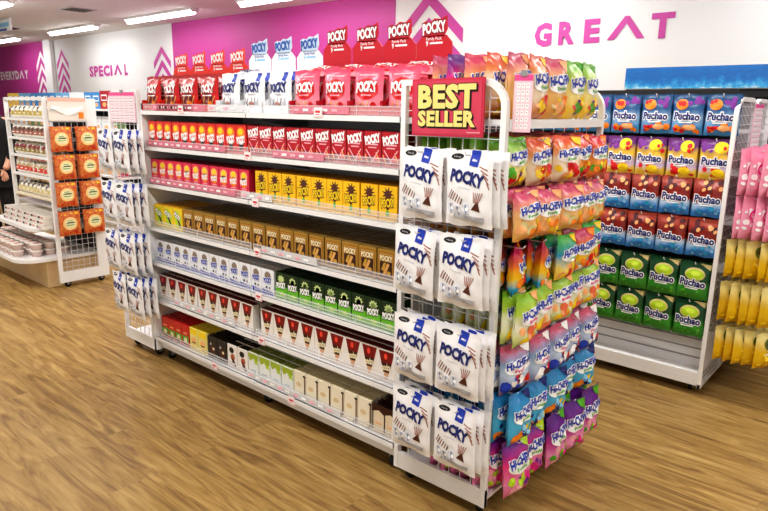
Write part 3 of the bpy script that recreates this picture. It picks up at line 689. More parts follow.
# standing chews on the rack's top shelf
for i, f in enumerate(['magenta', 'orange', 'peach', 'citrus', 'citrus']):
    for d in range(5):
        ff = f if d == 0 or i else ['peach', 'orange', 'peach', 'magenta', 'peach'][d]
        if i == 0 and d == 0: ff = 'peach'
        key = (ff, 't')
        if key not in CH: CH[key] = [chew(ff, 71+q, .165, .222) for q in range(2)]
        o = link('candy_bag', CH[key][d % 2], None, (-.035-.075*d, .10+.152*i+rnd.uniform(-.01, .01), ZS[0]+.012+.223), PI/2+rnd.uniform(-.12, .12))
        o.rotation_euler.y = rnd.uniform(-.05, .05)
        if d == 0: tag(o, f'{LOOKC[ff]} candy bag, front edge of rack top, {place(i, 5, "from the sign")}', 'candy bag', 'candy bags standing on the rack top')
        else: tag(o, f'{LOOKC[ff]} candy bag {ORD[d]} back in {ORD[i]} line on rack top', 'candy bag', 'candy bags standing on the rack top')

# sign
sg = tag(empty('promotional_sign', (-.236, -.022, 1.575)), 'crimson sign with big yellow BEST SELLER lettering on the wire rack', 'sign')
SRED = ramp_mat('sign_red', [(0, '#c22a45'), (.6, '#d24560'), (1, '#b62340')], 'noise', scale=9, rough=.45)
b = MB(); b.box(-.155, .155, -.004, .004, -.100, .102, mat('sign_frame', '#c9314e', .4)); b.box(-.147, .147, -.0055, -.003, -.092, .094, SRED)
SY = mat('ink_sign_yellow', '#f2de86', .45)
pr = []
for s, cz, hh in (('BEST', .042, .078), ('SELLER', -.036, .052)):
    kw = dict(spacing=1.08, ref=.05)
    pr.append((text(s, .005, cz-.005, .25, hh, fat=.07, **kw), INKK, 1))
    pr.append((text(s, 0, cz, .25, hh, fat=.075, **kw), INKK, 2))
    pr.append((text(s, 0, cz, .25, hh, fat=.05, **kw), SY, 3))
pr.append((rect(.09, .145, -.086, -.083), LPINK, 1))
flatprint(b, pr, -.0055, .0006); o = b.build('sign_board', sg)
b = MB(); 
for x in (-.12, .12): b.tube([(x, .004, .09), (x, .016, .095), (x, .016, .075)], .003, GREYP, 5)
b.build('clip', sg); sg.rotation_euler.y = -.012
# price charts
def chart(x, y, z, w, h, rz, label):
    t = tag(empty('price_chart', (x, y, z), rz), label, 'price chart')
    b = MB(); b.box(-w/2, w/2, -.002, .002, -h, 0, mat('card_blush', '#f7d3df', .5))
    p = [(rect(-w/2, w/2, -.022, -.002), mat('ink_hot_pink', '#e8579a', .5), 0)]
    nr = 7
    for j in range(nr):
        zz = -.03-(h-.035)*j/nr
        for i in range(3 if w < .15 else 5):
            n = 3 if w < .15 else 5; xx = -w/2+.008+(w-.016)*i/n
            p.append((rect(xx+.002, xx+(w-.016)/n-.002, zz-(h-.035)/nr+.006, zz), INKW, 0)); p.append((rect(xx+.005, xx+(w-.016)/n-.006, zz-.008, zz-.004), mat('ink_dusty', '#c98aa0', .5), 1))
    flatprint(b, p, -.002, .0006); b.build('card', t)
    b = MB(); b.box(-.01, .01, -.006, .004, -.008, .012, GREYP); b.build('clip', t)
chart(.035, .03, 1.688, .062, .19, .3, 'narrow pale pink price chart hanging at the corner of the red sign rack')
chart(-2.60, -.018, 1.645, .30, .175, 0, 'wide pale pink price chart on the far end rack above white pouches')

# ------------------------------------------------------------------ right gondola with gummies
Xr = .305; YF = 1.80
G = tag(empty('display_shelf_unit', (-.6, 2.2, 0)), 'white unit with dark back hung with rows of gummy bags behind the aisle', 'shelving unit')
part(MB().box(-1.9, Xr-.03, 1.90, 1.915, .32, 1.70, DARK), 'back_panel', G)
part(MB().box(-1.9, Xr-.03, 1.895, 1.92, .13, .32, BACKP), 'lower_back_panel', G)
b = MB(); b.box(-1.9, Xr-.012, 1.79, 2.60, .11, .135, WHITE); b.box(-1.9, Xr-.012, 1.782, 1.80, .06, .137, WHITE); part(b, 'base_shelf', G)
b = MB()
for z in (.185, .24, .295): b.box(-1.9, Xr-.03, 1.888, 1.895, z, z+.006, GREYP)
part(b, 'panel_groove', G)
for x in (-1.9, -.8): part(MB().box(x-.012, x+.012, 1.9, 1.94, .13, 1.7, WHITE), 'upright', G)
caster_set(G, [(Xr-.06, 1.86), (-.8, 1.86), (Xr-.06, 2.5), (-1.8, 1.86), (-1.8, 2.5)])
rackG = tag(empty('wire_end_rack', (Xr, 2.2, 0)), 'white rounded wire end panel with hooks on the gummy unit', 'display rack')
def yframe(x, y0, y1, z0, z1, r=.10):
    b = MB(); w = .011
    arc = [(y0+r-r*math.sin(t), z1-r+r*math.cos(t)) for t in [PI/2*(6-i)/6 for i in range(7)]]
    arc2 = [(y1-r+r*math.sin(t), z1-r+r*math.cos(t)) for t in [PI/2*i/6 for i in range(7)]]
    ia = [(y0+r-(r-2*w)*math.sin(t), z1-r+(r-2*w)*math.cos(t)) for t in [PI/2*(6-i)/6 for i in range(7)]]
    ia2 = [(y1-r+(r-2*w)*math.sin(t), z1-r+(r-2*w)*math.cos(t)) for t in [PI/2*i/6 for i in range(7)]]
    out = [(y0, z0)]+arc+arc2+[(y1, z0)]; inn = [(y0+2*w, z0)]+ia+ia2+[(y1-2*w, z0)]
    for i in range(len(out)-1): b.prism([out[i], out[i+1], inn[i+1], inn[i]], x-.011, x+.011, WHITE, 'yz')
    b.box(x-.009, x+.009, y0, y1, z0, z0+.02, WHITE); return b
for (a, c) in ((1.775, 2.20), (2.205, 2.63)):
    part(yframe(Xr, a, c, .05, 1.66), 'frame', rackG)
    b = MB(); n = 13
    for i in range(1, n): y = a+(c-a)*i/n; b.tube([(Xr, y, .06), (Xr, y, 1.645)], .0024, CHROME, 4)
    for j in range(1, 34): b.tube([(Xr, a+.01, .06+.047*j), (Xr, c-.01, .06+.047*j)], .0022, CHROME, 4)
    part(b, 'wire_grid', rackG)
GM = {f: [gummy(f, 90+10*i+q) for q in range(2)] for i, f in enumerate(('blue', 'mix', 'cola', 'green'))}
LG = {'blue': 'blue fruit gummy bag', 'mix': 'yellow and purple gummy bag', 'cola': 'dark red and blue gummy bag', 'green': 'dark green gummy bag'}
for ri, (z, f, dx) in enumerate([(1.672, 'blue', .0), (1.44, 'mix', -.005), (1.236, 'cola', -.015), (1.014, 'cola', -.015), (.768, 'green', -.03), (.55, 'green', -.035)]):
    for ci in range(8):
        x = .235+dx-.168*ci
        if x < -1.3: break
        b = MB(); b.tube([(x, 1.9, z-.012), (x, 1.785, z-.010), (x, 1.775, z+.004)], .0025, CHROME, 5); part(b, 'hook', G)
        for d in range(3 if ci < 5 else 1):
            o = link('gummy_bag', GM[f][(ci+ri+d) % 2], None, (x, 1.80+.026*d, z-.001*d), rnd.uniform(-.05, .05)); o.rotation_euler.y = rnd.uniform(-.03, .03)
            o.scale = (1.03, .75, 1.06)
            w = 'front' if d == 0 else ('middle' if d == 1 else 'rear')
            tag(o, f"{LG[f]}, {place(ci, 99, 'from right')}, {ORD[ri]} row, {w} of hook", 'gummy bag', 'gummy bags on the dark panel')
# hanging pink and yellow packs on its end
def slim(name, w, h, base, prints, seed, t=.05): return pouch(name, w, h, t, base, prints, seed, 6, 8, wr=.002, seal=.1)
PKM = slim('pink_pack_mesh', .15, .21, ramp_mat('film_pink_pack', [(0, '#f48ab0'), (.5, '#f7a8c4'), (1, '#ee6d9e')], 'noise', scale=26, rough=.25, coat=.3), [(blobs(5, -.06, .06, -.18, -.06, .012, 10), INKW, 1), (ell(0, -.09, .045, .03, 14), MAG, 2), (text('Gummy', 0, -.09, .07, .022), INKW, 3)], 5)
YPK = slim('banana_pack_mesh', .15, .20, ramp_mat('film_yellow_pack', [(0, '#d6a40a'), (.6, '#e6bc10'), (1, '#e4d48c')], 'z', -.2, 0, scale=20, rough=.25, distort=.06, coat=.3), [(ell(.01, -.06, .045, .032, 14), mat('ink_olive_dark', '#5c6b1c', .4), 1), (ell(0, -.06, .02, .014, 10), BROWN, 2), (poly([(.02, -.1), (.07, -.1), (.07, -.19), (.03, -.19)]), CREAM, 0), (blobs(8, -.06, .06, -.19, -.12, .012, 7), YEL, 1), (blobs(9, -.05, .05, -.12, -.08, .009, 6), INKW, 2), (line(-.04, -.11, .03, -.17, .012), mat('ink_banana', '#ffe14a', .4), 3)], 8)
YPK2 = slim('pale_yellow_pack_mesh', .15, .2, ramp_mat('film_pale_yellow', [(0, '#f0d040'), (.5, '#f4ecc0'), (1, '#e8dca0')], 'noise', scale=30, rough=.25, coat=.3), [(ell(.01, -.07, .04, .03, 14), mat('ink_olive_dark', '#5c6b1c', .4), 1), (blobs(18, -.06, .06, -.19, -.1, .012, 8), YEL, 2), (blobs(19, -.05, .05, -.15, -.08, .008, 6), GREEN, 3)], 9)
side = [(1.40, 'pink', .235), (1.155, 'pink', .22), (.925, 'yellow', .21), (.69, 'yellow', .225), (.44, 'yellow', .2)]
for ri, (z, kd, h) in enumerate(side):
    for ci in range(5):
        y = 1.83+.17*ci
        b = MB(); b.tube([(Xr+.005, y, z-.012), (Xr+.30, y, z-.012), (Xr+.31, y, z)], .0027, CHROME, 5); part(b, 'hook', rackG)
        for d in range(5):
            me = PKM if kd == 'pink' else (YPK if ci != 2 else YPK2)
            o = link('candy_pack', me, None, (Xr+.285-.05*d, y+rnd.uniform(-.008, .008), z), PI/2-.55+rnd.uniform(-.2, .2)); o.scale = (1, 1, h/.205)
            o.rotation_euler.y = rnd.uniform(-.04, .04)
            if d == 0: tag(o, f"{'slim pink' if kd == 'pink' else 'yellow banana coloured'} pack, outermost on {ORD[ci]} hook, {ORD[ri]} row of gummy end rack", 'candy pack', 'packs on the gummy end rack')
            else: tag(o, f"{'slim pink' if kd == 'pink' else 'yellow banana coloured'} pack behind outermost, {ORD[ci]} hook, {ORD[ri]} row of gummy rack", 'candy pack', f'inner packs row {ORD[ri]} hook {ORD[ci]}')
chart(Xr+.03, 2.16, 1.63, .22, .24, PI/2, 'pale pink price chart on the gummy end rack above the slim pink packs')

# display case with ocean-blue header behind
F = tag(empty('display_case', (.7, 3.1, 0)), 'tall dark display case with ocean blue header strip against the wall side', 'display case')
OCEAN = ramp_mat('ocean_print', [(0, '#d8f0fa'), (.2, '#4ab4e8'), (.38, '#2088d4'), (.6, '#176fc0'), (1, '#1c7ccc')], 'z', 1.80, 1.97, scale=26, rough=.4, distort=.14)
part(MB().box(-.735, 2.2, 2.98, 3.0, 1.748, 1.898, OCEAN), 'header_panel', F)
part(MB().box(-.74, 2.2, 3.0, 3.06, 1.742, 1.90, WHITE), 'header_box', F)
b = MB(); b.box(-.735, 2.2, 3.01, 3.6, 1.69, 1.742, DARK); b.box(-.735, -.70, 3.01, 3.6, .02, 1.69, DARK); b.box(2.17, 2.2, 3.01, 3.6, .02, 1.69, DARK); b.box(-.70, 2.17, 3.56, 3.6, .02, 1.69, DARK); b.box(-.7, 2.17, 3.01, 3.56, 0, .12, DARK); part(b, 'cabinet_body', F)
for z in (.45, .8, 1.15, 1.45): part(MB().box(-.7, 2.17, 3.05, 3.56, z, z+.02, WHITE), 'shelf', F)

# ------------------------------------------------------------------ left gondola (snacks)
GX0, GX1 = -5.30, -4.47
S = tag(empty('snack_shelf_unit', (-4.9, .55, 0)), 'white snack shelving unit with wooden plinth and gridded end panel', 'shelving unit')
WOODP = ramp_mat('plinth_wood', [(0, '#c9a87a'), (.5, '#dcc094'), (1, '#e4cca4')], 'noise', scale=5, rough=.5)
part(MB().box(-5.75, -4.575, .195, .80, 0, .235, WOODP), 'plinth', S)
for x in (GX0, GX1-.0): part(MB().box(x-.014, x+.014, .255, .285, .05 if x > -5 else .24, 1.62, WHITE), 'post', S)
part(MB().box(GX0, GX1-.02, .66, .675, .24, 1.6, DARK), 'back_panel', S)
b = MB(); b.box(GX0, GX1, .255, .285, 1.60, 1.625, WHITE); part(b, 'top_rail', S)
zl = [1.447, 1.28, 1.128, .960, .78]
for z in zl: part(MB().box(GX0+.014, GX1-.014, .262, .655, z-.02, z, WHITE if z > .8 else mat('cream_shelf', '#e9dfc8', .4)), 'shelf', S)
def round_shelf(x0, x1, y0, y1, z, r):
    P = [(x0, y1), (x0, y0+.02)]+[(x1-r+r*math.sin(t), y0+r-r*math.cos(t)) for t in [PI/2*i/6 for i in range(7)]]+[(x1, y1)]
    return MB().prism(P, z-.028, z, WHITE, 'xy')
part(round_shelf(-5.60, -4.56, .12, .655, .525, .16), 'wide_shelf', S)
part(round_shelf(-5.80, -4.53, -.02, .655, .27, .2), 'wide_shelf', S)
# gridded end
b = MB(); b.box(GX1-.012, GX1+.012, .60, .69, .05, 1.62, WHITE); b.box(GX1-.012, GX1+.012, .285, .60, 1.595, 1.62, WHITE); b.box(GX1-.012, GX1+.012, .285, .60, .05, .145, WHITE); part(b, 'end_frame', S)
b = MB(); grid_wires(b, .27, .62, .14, 1.61, GX1+.012, 'x', .05); part(b, 'wire_grid', S)
caster_set(S, [(GX1-.03, .33), (GX1-.03, .63)])
# framed notice on it
t = tag(empty('notice_board', (GX1+.03, .44, 1.625)), 'pale framed notice with a white curled sheet on the snack unit end', 'notice')
b = MB(); b.box(0, .004, -.155, .155, -.19, .0, mat('card_offwhite', '#efe6dc', .5)); b.box(.004, .006, -.155, .155, -.03, -.0, mat('card_salmon', '#e9b9a8', .5)); b.build('card', t)
b = MB(); vs = []; fs = []
for i in range(9):
    y = -.13+.26*i/8; zt = -.065-.02*math.sin(i/8*PI); zb = -.09-.055*math.sin(i/8*PI)**1.5
    vs += [(.012+.006*math.sin(i), y, zt), (.012+.006*math.sin(i+1), y, zb)]
fs = [(2*i, 2*i+2, 2*i+3, 2*i+1) for i in range(8)]; b.add(vs, fs, INKW, True); b.box(.005, .007, -.14, -.02, -.1, -.094, SKYB); b.box(.005, .008, .09, .13, -.17, -.12, ORANGE); b.build('curled_sheet', t, normals=False)
# orange bags on its end
OB = ramp_mat('film_orange_snack', [(0, '#8e2a1c'), (.35, '#c2482a'), (.55, '#d8803c'), (1, '#a8382a')], 'noise', scale=24, rough=.35, coat=.2)
ob = pouch('orange_bag_mesh', .18, .2, .035, OB, [(ell(0, -.1, .06, .055, 16), mat('ink_custard', '#f4d28a', .4), 0), (ell(0, -.1, .045, .04, 16), CREAM, 1), (rect(-.035, .035, -.098, -.088), DGREEN, 2), (rect(-.03, .03, -.116, -.109), GREEN, 2), (rect(-.025, .02, -.08, -.074), GREEN, 2), (blobs(4, -.08, .08, -.03, -.012, .008, 6), YEL, 1), (blobs(6, -.08, .08, -.19, -.17, .009, 6), RED, 1)], 4, 8, 9)
for ri, z in enumerate((1.39, 1.157, .925, .677)):
    for ci, y in enumerate((.365, .575)):
        b = MB(); b.tube([(GX1+.012, y, z-.012), (GX1+.075, y, z-.012), (GX1+.08, y, z)], .0026, CHROME, 5); part(b, 'hook', S)
        for d in range(2):
            o = link('snack_bag', ob, None, (GX1+.06-.03*d, y+rnd.uniform(-.01, .01), z), PI/2+rnd.uniform(-.1, .1)); o.scale = (1, .6, 1.03)
            tag(o, f"orange snack bag, {['outer','inner'][d]} on {['nearer','farther'][ci]} hook, {ORD[ri]} row, snack unit end", 'snack bag', 'orange snack bags on the snack unit end')
# packs on the shelves
def twist(name, m1, m2, w=.1, h=.105):
    b = MB()
    me = [(rect(-w*.45, w*.45, -h*.75, -h*.4), m2, 1), (blobs(len(name)*7, -w*.4, w*.4, -h*.4, -h*.1, .012, 6), m1, 2), (rect(-w*.2, w*.2, -h*.62, -h*.55), INKW, 2)]
    return pouch(name, w, h, .05, CREAMF, me, 13, 6, 7, wr=.004)
CREAMF = ramp_mat('film_cream', [(0, '#e6dcc8'), (.5, '#f3eee4'), (1, '#cfc0a8')], 'noise', scale=20, rough=.35)
tw = [twist('yellow_snack_mesh', INKK, mat('ink_mustard', '#c9b258', .4)), twist('brown_snack_mesh', BROWN, mat('ink_rosewood', '#a86a58', .4)), twist('olive_snack_mesh', mat('ink_maroon', '#7c1020', .4), mat('ink_khaki', '#a08c50', .4)), twist('red_snack_mesh', mat('ink_sand', '#b8a070', .4), mat('ink_tomato', '#d84a3c', .4)), twist('pale_snack_mesh', mat('ink_dark_taupe', '#5c5048', .4), mat('ink_straw', '#ddcf94', .4))]
tl = ['mustard snack pack', 'rosewood brown snack pack', 'khaki and maroon snack pack', 'cream snack pack with red band', 'pale straw coloured snack pack']
for k, z in enumerate(zl):
    zz = z
    for i in range(8):
        for d in range(2):
            o = link('snack_pack', tw[k], None, (GX0+.075+.098*i, .31+.085*d, zz+.107), rnd.uniform(-.2, .2)); o.rotation_euler.y = rnd.uniform(-.08, .08)*0
            o.rotation_euler.x = 0; o.scale = (.98, 1.1, 1)
            tag(o, f"{tl[k]}, {ORD[i]} from left, {['front','rear'][d]}, {ORD[k]} snack shelf", 'snack pack', f'snack packs on the {ORD[k]} shelf of the snack unit')
# trays on the first wide shelf, cups on the second
b = MB(); b.rbox(-.07, .07, -.05, .05, 0, .034, mat('tray_white', '#ece8e2', .4), .004); b.rbox(-.068, .068, -.048, .048, .034, .04, mat('tray_lid', '#d8d2c8', .3), .002)
flatprint(b, [(rect(-.05, -.01, .008, .028), BROWN, 0), (rect(.0, .05, .01, .024), mat('ink_dusty_pink', '#d9928c', .4), 0)], -.05)
trayme = b.mesh('snack_tray_mesh')
for i in range(6):
    for k in range(3):
        for d in range(2):
            o = link('snack_tray', trayme, None, (-5.33+.15*i, .22+.11*d+.01*k, .5255+.0405*k), rnd.uniform(-.08, .08))
            tag(o, f"flat white snack tray, {['lowest','middle','top'][k]} of {ORD[i]} stack, {['front','rear'][d]} line, upper wide shelf", 'snack tray', 'snack trays on the upper wide shelf')
def cup(parent_label, loc, group):
    t = empty('dessert_cup', loc); tag(t, parent_label, 'dessert cup', group)
    link('cup', cupme, t); link('lid', lidme, t); return t
b = MB(); b.lathe([(.038, 0), (.05, .045), (.052, .047)], film('cup_plastic', '#f1d9cf', .85), n=14); b.lathe([(.041, .012), (.047, .035), (.0475, .036)], mat('ink_tomato', '#d84a3c', .4), n=14); cupme = b.mesh('cup_mesh')
b = MB(); b.lathe([(.053, .047), (.053, .052), (.045, .056), (.02, .057)], mat('lid_pale', '#e9e2da', .3), n=14); b.lathe([(.025, .0572), (.025, .0576)], mat('ink_dusty_pink', '#d9928c', .4), n=10); lidme = b.mesh('lid_mesh')
for i in range(10):
    for d in range(4):
        for k in range(2 if d < 3 else 1):
            x = -5.70+.112*i
            if x > -4.62: continue
            if d == 0 and i == 9: continue
            cup(f"pale pink dessert cup, {['lower','upper'][k]} of {ORD[i]} stack, {ORD[d]} line back, lowest wide shelf", (x, .06+.112*d+.0*k, .2705+.0578*k), 'dessert cups on the lowest wide shelf')
# yellow pouch hanging behind the post on the far side
o = link('snack_bag', YPK, None, (-5.36, .5, 1.0), -.2); tag(o, 'yellow snack bag hanging off the far side of the snack unit', 'snack bag')
b = MB(); b.tube([(-5.30, .5, .985), (-5.37, .47, .985), (-5.38, .47, .995)], .003, CHROME, 5); part(b, 'side_hook', S)

# ------------------------------------------------------------------ far gondola behind
B = tag(empty('display_shelf_unit', (-8, 2.2, 0)), 'far white shelving run behind the snack unit topped with blue boxes', 'shelving unit')
part(MB().box(-9.8, -6.3, 2.2, 2.215, .1, 1.6, DARK), 'back_panel', B)
zb = [1.525, 1.262, .995, .71, .42, .12]
for z in zb: part(MB().box(-9.8, -6.3, 1.8, 2.6, z-.025, z, WHITE), 'shelf', B)
for x in (-9.8, -8.6, -7.45, -6.3): part(MB().box(x-.012, x+.012, 2.19, 2.225, .0, 1.62, WHITE), 'upright', B)
part(MB().box(-9.8, -6.3, 1.84, 2.56, 0, .095, WHITE), 'kick_base', B)
FB = {}
def farbox(c, h, w):
    k = (c, h, w)
    if k not in FB: FB[k] = carton('far_box_mesh', w, .12, h, mat('card_far_'+c, c, .4), [(rect(-w*.35, w*.35, h*.45, h*.8), INKW, 0), (rect(-w*.3, w*.3, h*.52, h*.72), mat('card_far2_'+c, c, .4), 1), (ell(0, h*.25, w*.25, h*.13, 10), PEACH, 0)], mat('card_far_'+c, c, .4))
    return FB[k]
CN = {'#3f8fd0': 'mid blue', '#6fb0e0': 'light blue', '#f0d24a': 'yellow', '#e9edf2': 'white', '#a81c26': 'deep red', '#d8d0c4': 'beige', '#3a3a44': 'charcoal', '#7a9a6a': 'sage green', '#c04a60': 'raspberry', '#b8922e': 'ochre'}
def runcol(k, j):
    if k == 0: return ['#f0d24a', '#6fb0e0', '#3f8fd0', '#3f8fd0', '#6fb0e0', '#e9edf2', '#3f8fd0', '#a81c26'][min(7, j//2)]
    return [['#e9edf2', '#7a9a6a'], ['#3a3a44', '#7a9a6a'], ['#d8d0c4', '#c04a60'], ['#e9edf2', '#b8922e'], ['#a81c26', '#d8d0c4']][k-1][(j//3) % 2]
for k, z in enumerate(zb[:5]):
    n = 16 if k == 0 else 16
    for j in range(n):
        x = -9.68+.215*j; c = runcol(k, j); h = .215 if (k == 0 and c == '#a81c26') else (.2 if k == 0 else .17)
        o = link('packaged_box', farbox(c, h, .2), None, (x, 1.89, z), rnd.uniform(-.04, .04))
        tag(o, f"{CN[c]} packaged box, {ORD[j]} from left, {ORD[k]} shelf of far shelving run", 'packaged box', f'boxes on the far shelving run, {ORD[k]} shelf')

# ------------------------------------------------------------------ person at the far left
def person():
    SKIN = mat('skin', '#d9a58a', .5); CL = ramp_mat('black_cloth', [(0, '#0c0c0e'), (1, '#1b1b1f')], 'noise', scale=30, rough=.85); PK = mat('pink_scarf_cloth', '#e58aa6', .8); SH = mat('shoe_white', '#d8d4cc', .5)
    r = tag(empty('person', (-6.84, .62, 0), math.radians(40)), 'person in long black coat and pink scarf standing beside the snack unit', 'person')
    def skin(name, pts, edges, rad, m, par=r, sub=2):
        me = bpy.data.meshes.new(name); me.from_pydata(pts, edges, []); o = link(name, me, par)
        s = o.modifiers.new('skin', 'SKIN'); me.skin_vertices or bpy.context.view_layer.update()
        if not me.skin_vertices: me.attributes
        sv = me.skin_vertices[0].data
        for i, q in enumerate(rad): sv[i].radius = q if isinstance(q, tuple) else (q, q)
        sv[0].use_root = True
        u = o.modifiers.new('sub', 'SUBSURF'); u.levels = sub; u.render_levels = sub; me.materials.append(m)
        for p in me.polygons: p.use_smooth = True
        s.use_smooth_shade = True
        return o
    P = [(0, 0, .92), (0, 0, 1.12), (0, -.01, 1.32), (0, 0, 1.42), (0, -.01, 1.49), (0, -.015, 1.58), (0, -.01, 1.68),
         (.17, 0, 1.38), (.21, .02, 1.12), (.2, -.10, .92), (.19, -.15, .86),
         (-.17, 0, 1.38), (-.21, .02, 1.12), (-.2, -.10, .92), (-.19, -.15, .86),
         (.09, 0, .86), (.10, -.01, .48), (.10, .02, .09), (.10, -.12, .045),
         (-.09, 0, .86), (-.10, -.01, .48), (-.10, .02, .09), (-.10, -.12, .045)]
    E = [(0, 1), (1, 2), (2, 3), (3, 4), (4, 5), (5, 6), (2, 7), (7, 8), (8, 9), (9, 10), (2, 11), (11, 12), (12, 13), (13, 14), (0, 15), (15, 16), (16, 17), (17, 18), (0, 19), (19, 20), (20, 21), (21, 22)]
    Rr = [(.15, .11), (.14, .10), (.16, .105), (.07, .06), (.055, .055), (.08, .1), (.065, .08), .06, .048, .036, .032, .06, .048, .036, .032, .085, .06, .045, .04, .085, .06, .045, .04]
    skin('body', P, E, Rr, SKIN)
    # coat as a lofted shell, sleeves tapering, trousers
    b = MB(); prof = [(.66, .25, .17), (.85, .235, .165), (1.0, .215, .15), (1.12, .2, .14), (1.28, .22, .15), (1.38, .215, .13), (1.43, .13, .1), (1.46, .08, .075)]
    n = 20; vs = []; fs = []
    for z, rx, ry in prof:
        for j in range(n): t = 2*PI*j/n; vs.append((rx*math.cos(t), ry*math.sin(t)-.005, z))
    for i in range(len(prof)-1):
        for j in range(n): q = (j+1) % n; fs.append((i*n+j, i*n+q, (i+1)*n+q, (i+1)*n+j))
    b.add(vs, fs, CL, True); b.build('coat', r)
    for s in (-1, 1):
        skin('sleeve', [(s*.16, 0, 1.385), (s*.235, .02, 1.12), (s*.22, -.09, .94)], [(0, 1), (1, 2)], [.075, .065, .055], CL)
        skin('trouser_leg', [(s*.09, 0, .86), (s*.10, -.01, .48), (s*.10, .015, .10)], [(0, 1), (1, 2)], [.11, .085, .075], CL)
        b = MB(); sh = [(-.17, .0), (.075, .0), (.08, .05), (.05, .1), (-.03, .095), (-.10, .06), (-.165, .045)]
        b.prism([(y, z) for y, z in sh], s*.10-.045, s*.10+.045, SH, 'yz'); o = b.build('shoe', r)
        mo = o.modifiers.new('bev', 'BEVEL'); mo.width = .015; mo.segments = 3
        # hand with fingers
        hx, hy, hz = s*.19, -.15, .86
        skin('hand', [(hx, hy, hz), (hx, hy-.02, hz-.05), (hx-.02, hy-.03, hz-.09), (hx-.025, hy-.03, hz-.12), (hx, hy-.035, hz-.095), (hx, hy-.03, hz-.13), (hx+.02, hy-.03, hz-.09), (hx+.022, hy-.025, hz-.12), (hx-.01*s, hy-.05, hz-.04), (hx-.01*s, hy-.065, hz-.07), (hx+.034, hy-.02, hz-.08), (hx+.037, hy-.018, hz-.105)],
             [(0, 1), (1, 2), (2, 3), (1, 4), (4, 5), (1, 6), (6, 7), (0, 8), (8, 9), (1, 10), (10, 11)], [.028, .026, .010, .008, .010, .008, .010, .008, .012, .009, .009, .007], SKIN, r, 1)
    b = MB(); 
    b.lathe([(.085, 1.40), (.10, 1.42), (.095, 1.46), (.075, 1.485)], PK, n=16); b.box(-.09, -.03, -.165, -.15, 1.12, 1.42, PK); b.build('scarf', r)
    b = MB(); b.lathe([(.088, 1.56), (.1, 1.62), (.098, 1.69), (.08, 1.745), (.03, 1.775)], mat('hair_dark', '#1a1310', .6), (0, .018, 0), 16); b.lathe([(.07, 1.44), (.088, 1.56)], mat('hair_dark', '#1a1310', .6), (0, .035, 0), 14); b.build('hair', r)
    b = MB()
    for s in (-1, 1): b.lathe([(.002, -.012), (.012, -.006), (.012, .004), (.002, .008)], INKK, (s*.03, -.105, 1.61), 8, 'y')
    b.build('eyes', r)
    b = MB(); b.prism([(-.1, 1.615), (-.128, 1.578), (-.1, 1.57)], -.011, .011, SKIN, 'yz'); b.build('nose', r)
    b = MB(); b.box(-.022, .022, -.116, -.1, 1.545, 1.553, mat('lips', '#b05a58', .5)); b.build('mouth', r)
    for s in (-1, 1): q = MB(); q.lathe([(.004, -.008), (.022, -.004), (.022, .004), (.004, .008)], SKIN, (s*.088, .0, 1.59), 10, 'x'); q.build('ear', r)
person()

# ------------------------------------------------------------------ room
# floor: wood-look vinyl planks running along x
fm = bpy.data.materials.new('vinyl_plank_floor'); fm.use_nodes = True; nt = fm.node_tree; N = nt.nodes; L = nt.links; bs = N['Principled BSDF']
tc = N.new('ShaderNodeTexCoord'); br = N.new('ShaderNodeTexBrick'); br.offset = .37; br.squash = 1
for k_, v_ in (('Scale', 1), ('Mortar Size', .0018), ('Mortar Smooth', .6), ('Brick Width', 1.25), ('Row Height', .18), ('Bias', 0)): br.inputs[k_].default_value = v_
br.inputs['Color1'].default_value = (.25, .25, .25, 1); br.inputs['Color2'].default_value = (.75, .75, .75, 1); br.inputs['Mortar'].default_value = (.3, .3, .3, 1)
L.new(tc.outputs['Object'], br.inputs['Vector'])
mp = N.new('ShaderNodeMapping'); mp.inputs['Scale'].default_value = (1.1, 9, 1); L.new(tc.outputs['Object'], mp.inputs['Vector'])
offs = N.new('ShaderNodeVectorMath'); offs.operation = 'MULTIPLY_ADD'; offs.inputs[1].default_value = (7, 13, 3); L.new(br.outputs['Color'], offs.inputs[0]); L.new(mp.outputs[0], offs.inputs[2])
ns = N.new('ShaderNodeTexNoise'); ns.inputs['Scale'].default_value = 1.6; ns.inputs['Detail'].default_value = 6; ns.inputs['Roughness'].default_value = .62; ns.inputs['Distortion'].default_value = 1.6; L.new(offs.outputs[0], ns.inputs['Vector'])
mp2 = N.new('ShaderNodeMapping'); mp2.inputs['Scale'].default_value = (3, 70, 1); L.new(tc.outputs['Object'], mp2.inputs['Vector'])
n2 = N.new('ShaderNodeTexNoise'); n2.inputs['Scale'].default_value = 1.5; n2.inputs['Detail'].default_value = 4; L.new(mp2.outputs[0], n2.inputs['Vector'])
rp = N.new('ShaderNodeValToRGB'); cr = rp.color_ramp; cr.elements[0].position = .30; cr.elements[0].color = s2l('#7c5c36'); cr.elements[1].position = .72; cr.elements[1].color = s2l('#c6a86e'); e = cr.elements.new(.5); e.color = s2l('#a88850')
L.new(ns.outputs[0], rp.inputs[0])
mx = N.new('ShaderNodeMix'); mx.data_type = 'RGBA'; mx.blend_type = 'MULTIPLY'; mx.inputs[0].default_value = .45; L.new(rp.outputs[0], mx.inputs[6])
r2_ = N.new('ShaderNodeValToRGB'); r2_.color_ramp.elements[0].position = .3; r2_.color_ramp.elements[0].color = (.55, .5, .45, 1); r2_.color_ramp.elements[1].position = .65; r2_.color_ramp.elements[1].color = (1, 1, 1, 1); L.new(n2.outputs[0], r2_.inputs[0]); L.new(r2_.outputs[0], mx.inputs[7])
mx2 = N.new('ShaderNodeMix'); mx2.data_type = 'RGBA'; mx2.blend_type = 'MULTIPLY'; mx2.inputs[0].default_value = .35; L.new(mx.outputs[2], mx2.inputs[6])
